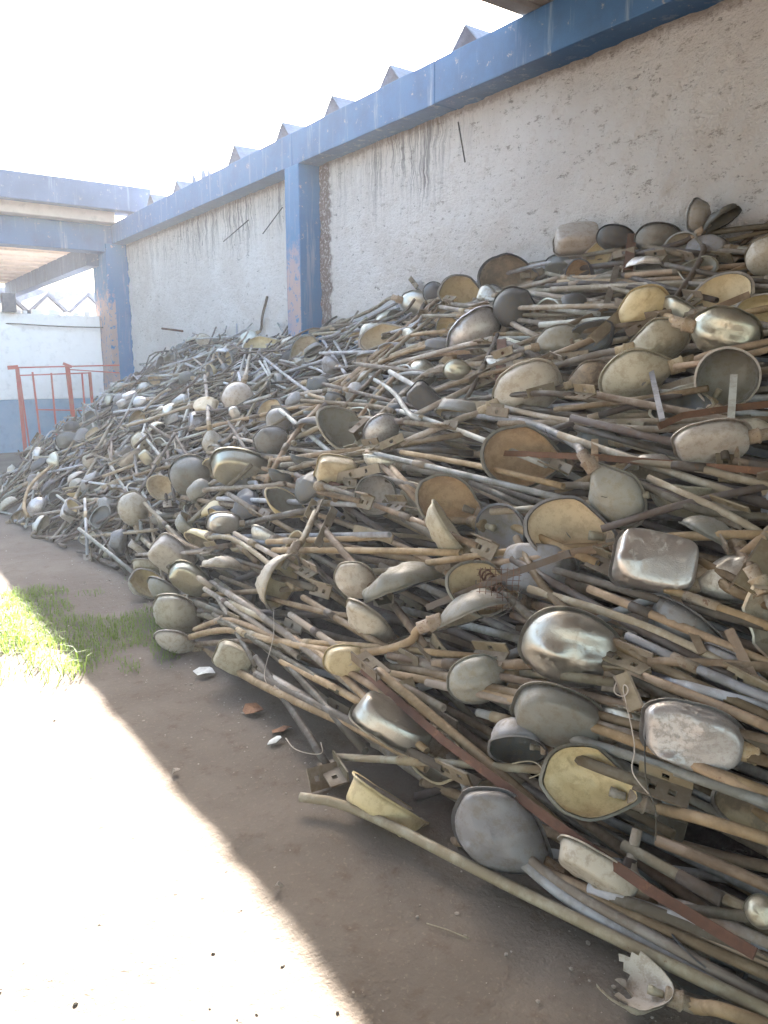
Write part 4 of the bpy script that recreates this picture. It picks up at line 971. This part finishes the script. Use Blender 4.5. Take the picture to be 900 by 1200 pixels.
scrap('dry_leaf', 296, 832, .06, 'leaf', 'dry brown leaf lying by the thick lowest arm', 'leaf')
scrap('stone', 326, 1040, .014, 'stone', 'lone dark pebble in the sunlight near the shadow edge', 'stone', 6)
scrap('stone', 206, 905, .02, 'stone', 'small stone on the shadow edge in the middle of the yard', 'stone', 6)
a, b = at(500, 1082, z=.006), at(550, 1100, z=.006)
tag(tube('straw', [a, (a+b)/2+V((0, 0, .004)), b], .0018, M['wire'], None, 5, False), 'thin pale straw lying on the shaded soil', 'straw')
# sticks and rods against the wall
def wallrod(p, q_, lab, r=.008, m='wire_dark'):
    a, b = at(*p, x=WX-.03), at(*q_, x=WX-.03); tag(tube('wall_rod', [a, b], r, M[m], None, 6, False), lab, 'rod')
wallrod((537, 143), (545, 190), 'thin dark rod hanging from the beam on the near wall bay')
wallrod((331, 243), (308, 274), 'thin rod leaning beside the middle column at the top')
wallrod((291, 258), (262, 283), 'thin cable end drooping on the far wall bay')
a, b = at(190, 385, x=WX-.2), at(214, 388, x=WX-.2)
tag(tube('stick', [a, b], .018, M['rust'], None, 6), 'short brown stick poking out before the far wall bay', 'stick')

# ------------------------------------------------------------------ say which one: labels from look and from the nearest landmark
LM = [(t[4], t[1]) for t in TOP if t[4]]
LM += [(s, (x, y, 0)) for s, x, y in (('the middle blue column', 360, 372), ('the far blue column', 135, 430), ('the grassy patch', 160, 700), ('the red gate', 90, 500), ('the rusty sloping bar', 650, 965))]
seen = {t[3] for t in TOP if t[3]}
def words(s): return len(s.replace('-', ' ').split())
for t in TOP:
    if t[3]: continue
    x, y = t[1][:2]; done = None
    near = sorted(LM, key=lambda m: (m[1][0]-x)**2+(m[1][1]-y)**2)[:14]
    for ph in ('', 'far '):
        for (nm, m) in near:
            dx, dy = x-m[0], y-m[1]
            rel = ('right of' if dx > 0 else 'left of') if abs(dx) > 1.6*abs(dy) else ('below' if dy > 0 else 'above') if abs(dy) > 1.6*abs(dx) else \
                  ('below and right of' if dx > 0 else 'below and left of') if dy > 0 else ('above and right of' if dx > 0 else 'above and left of')
            dist = math.hypot(dx, dy); how = 'just ' if dist < 45 else ''
            lab = f"{t[2]} {how}{rel} {nm}"
            if words(lab) <= 16 and lab not in seen: done = lab; break
        if done: break
    if not done: done = f"{t[2]} deep among the tangled arms of the heap"
    seen.add(done); t[0]['label'] = done; t[3] = done

# ------------------------------------------------------------------ air: thin haze added to stand in for lens glare
hz = box('haze', (-401, 401, -401, 401, -1.2, 5.6), None, None, 0)
hm = bpy.data.materials.new('haze'); hm.use_nodes = True; ht = hm.node_tree; ht.nodes.remove(ht.nodes['Principled BSDF'])
pv_ = ht.nodes.new('ShaderNodeVolumePrincipled'); pv_.inputs['Color'].default_value = (.92, .94, 1, 1); pv_.inputs['Density'].default_value = .0014
pv_.inputs['Anisotropy'].default_value = .35
ht.links.new(pv_.outputs[0], ht.nodes['Material Output'].inputs['Volume']); hz.data.materials.append(hm); hz['kind'] = 'stuff'
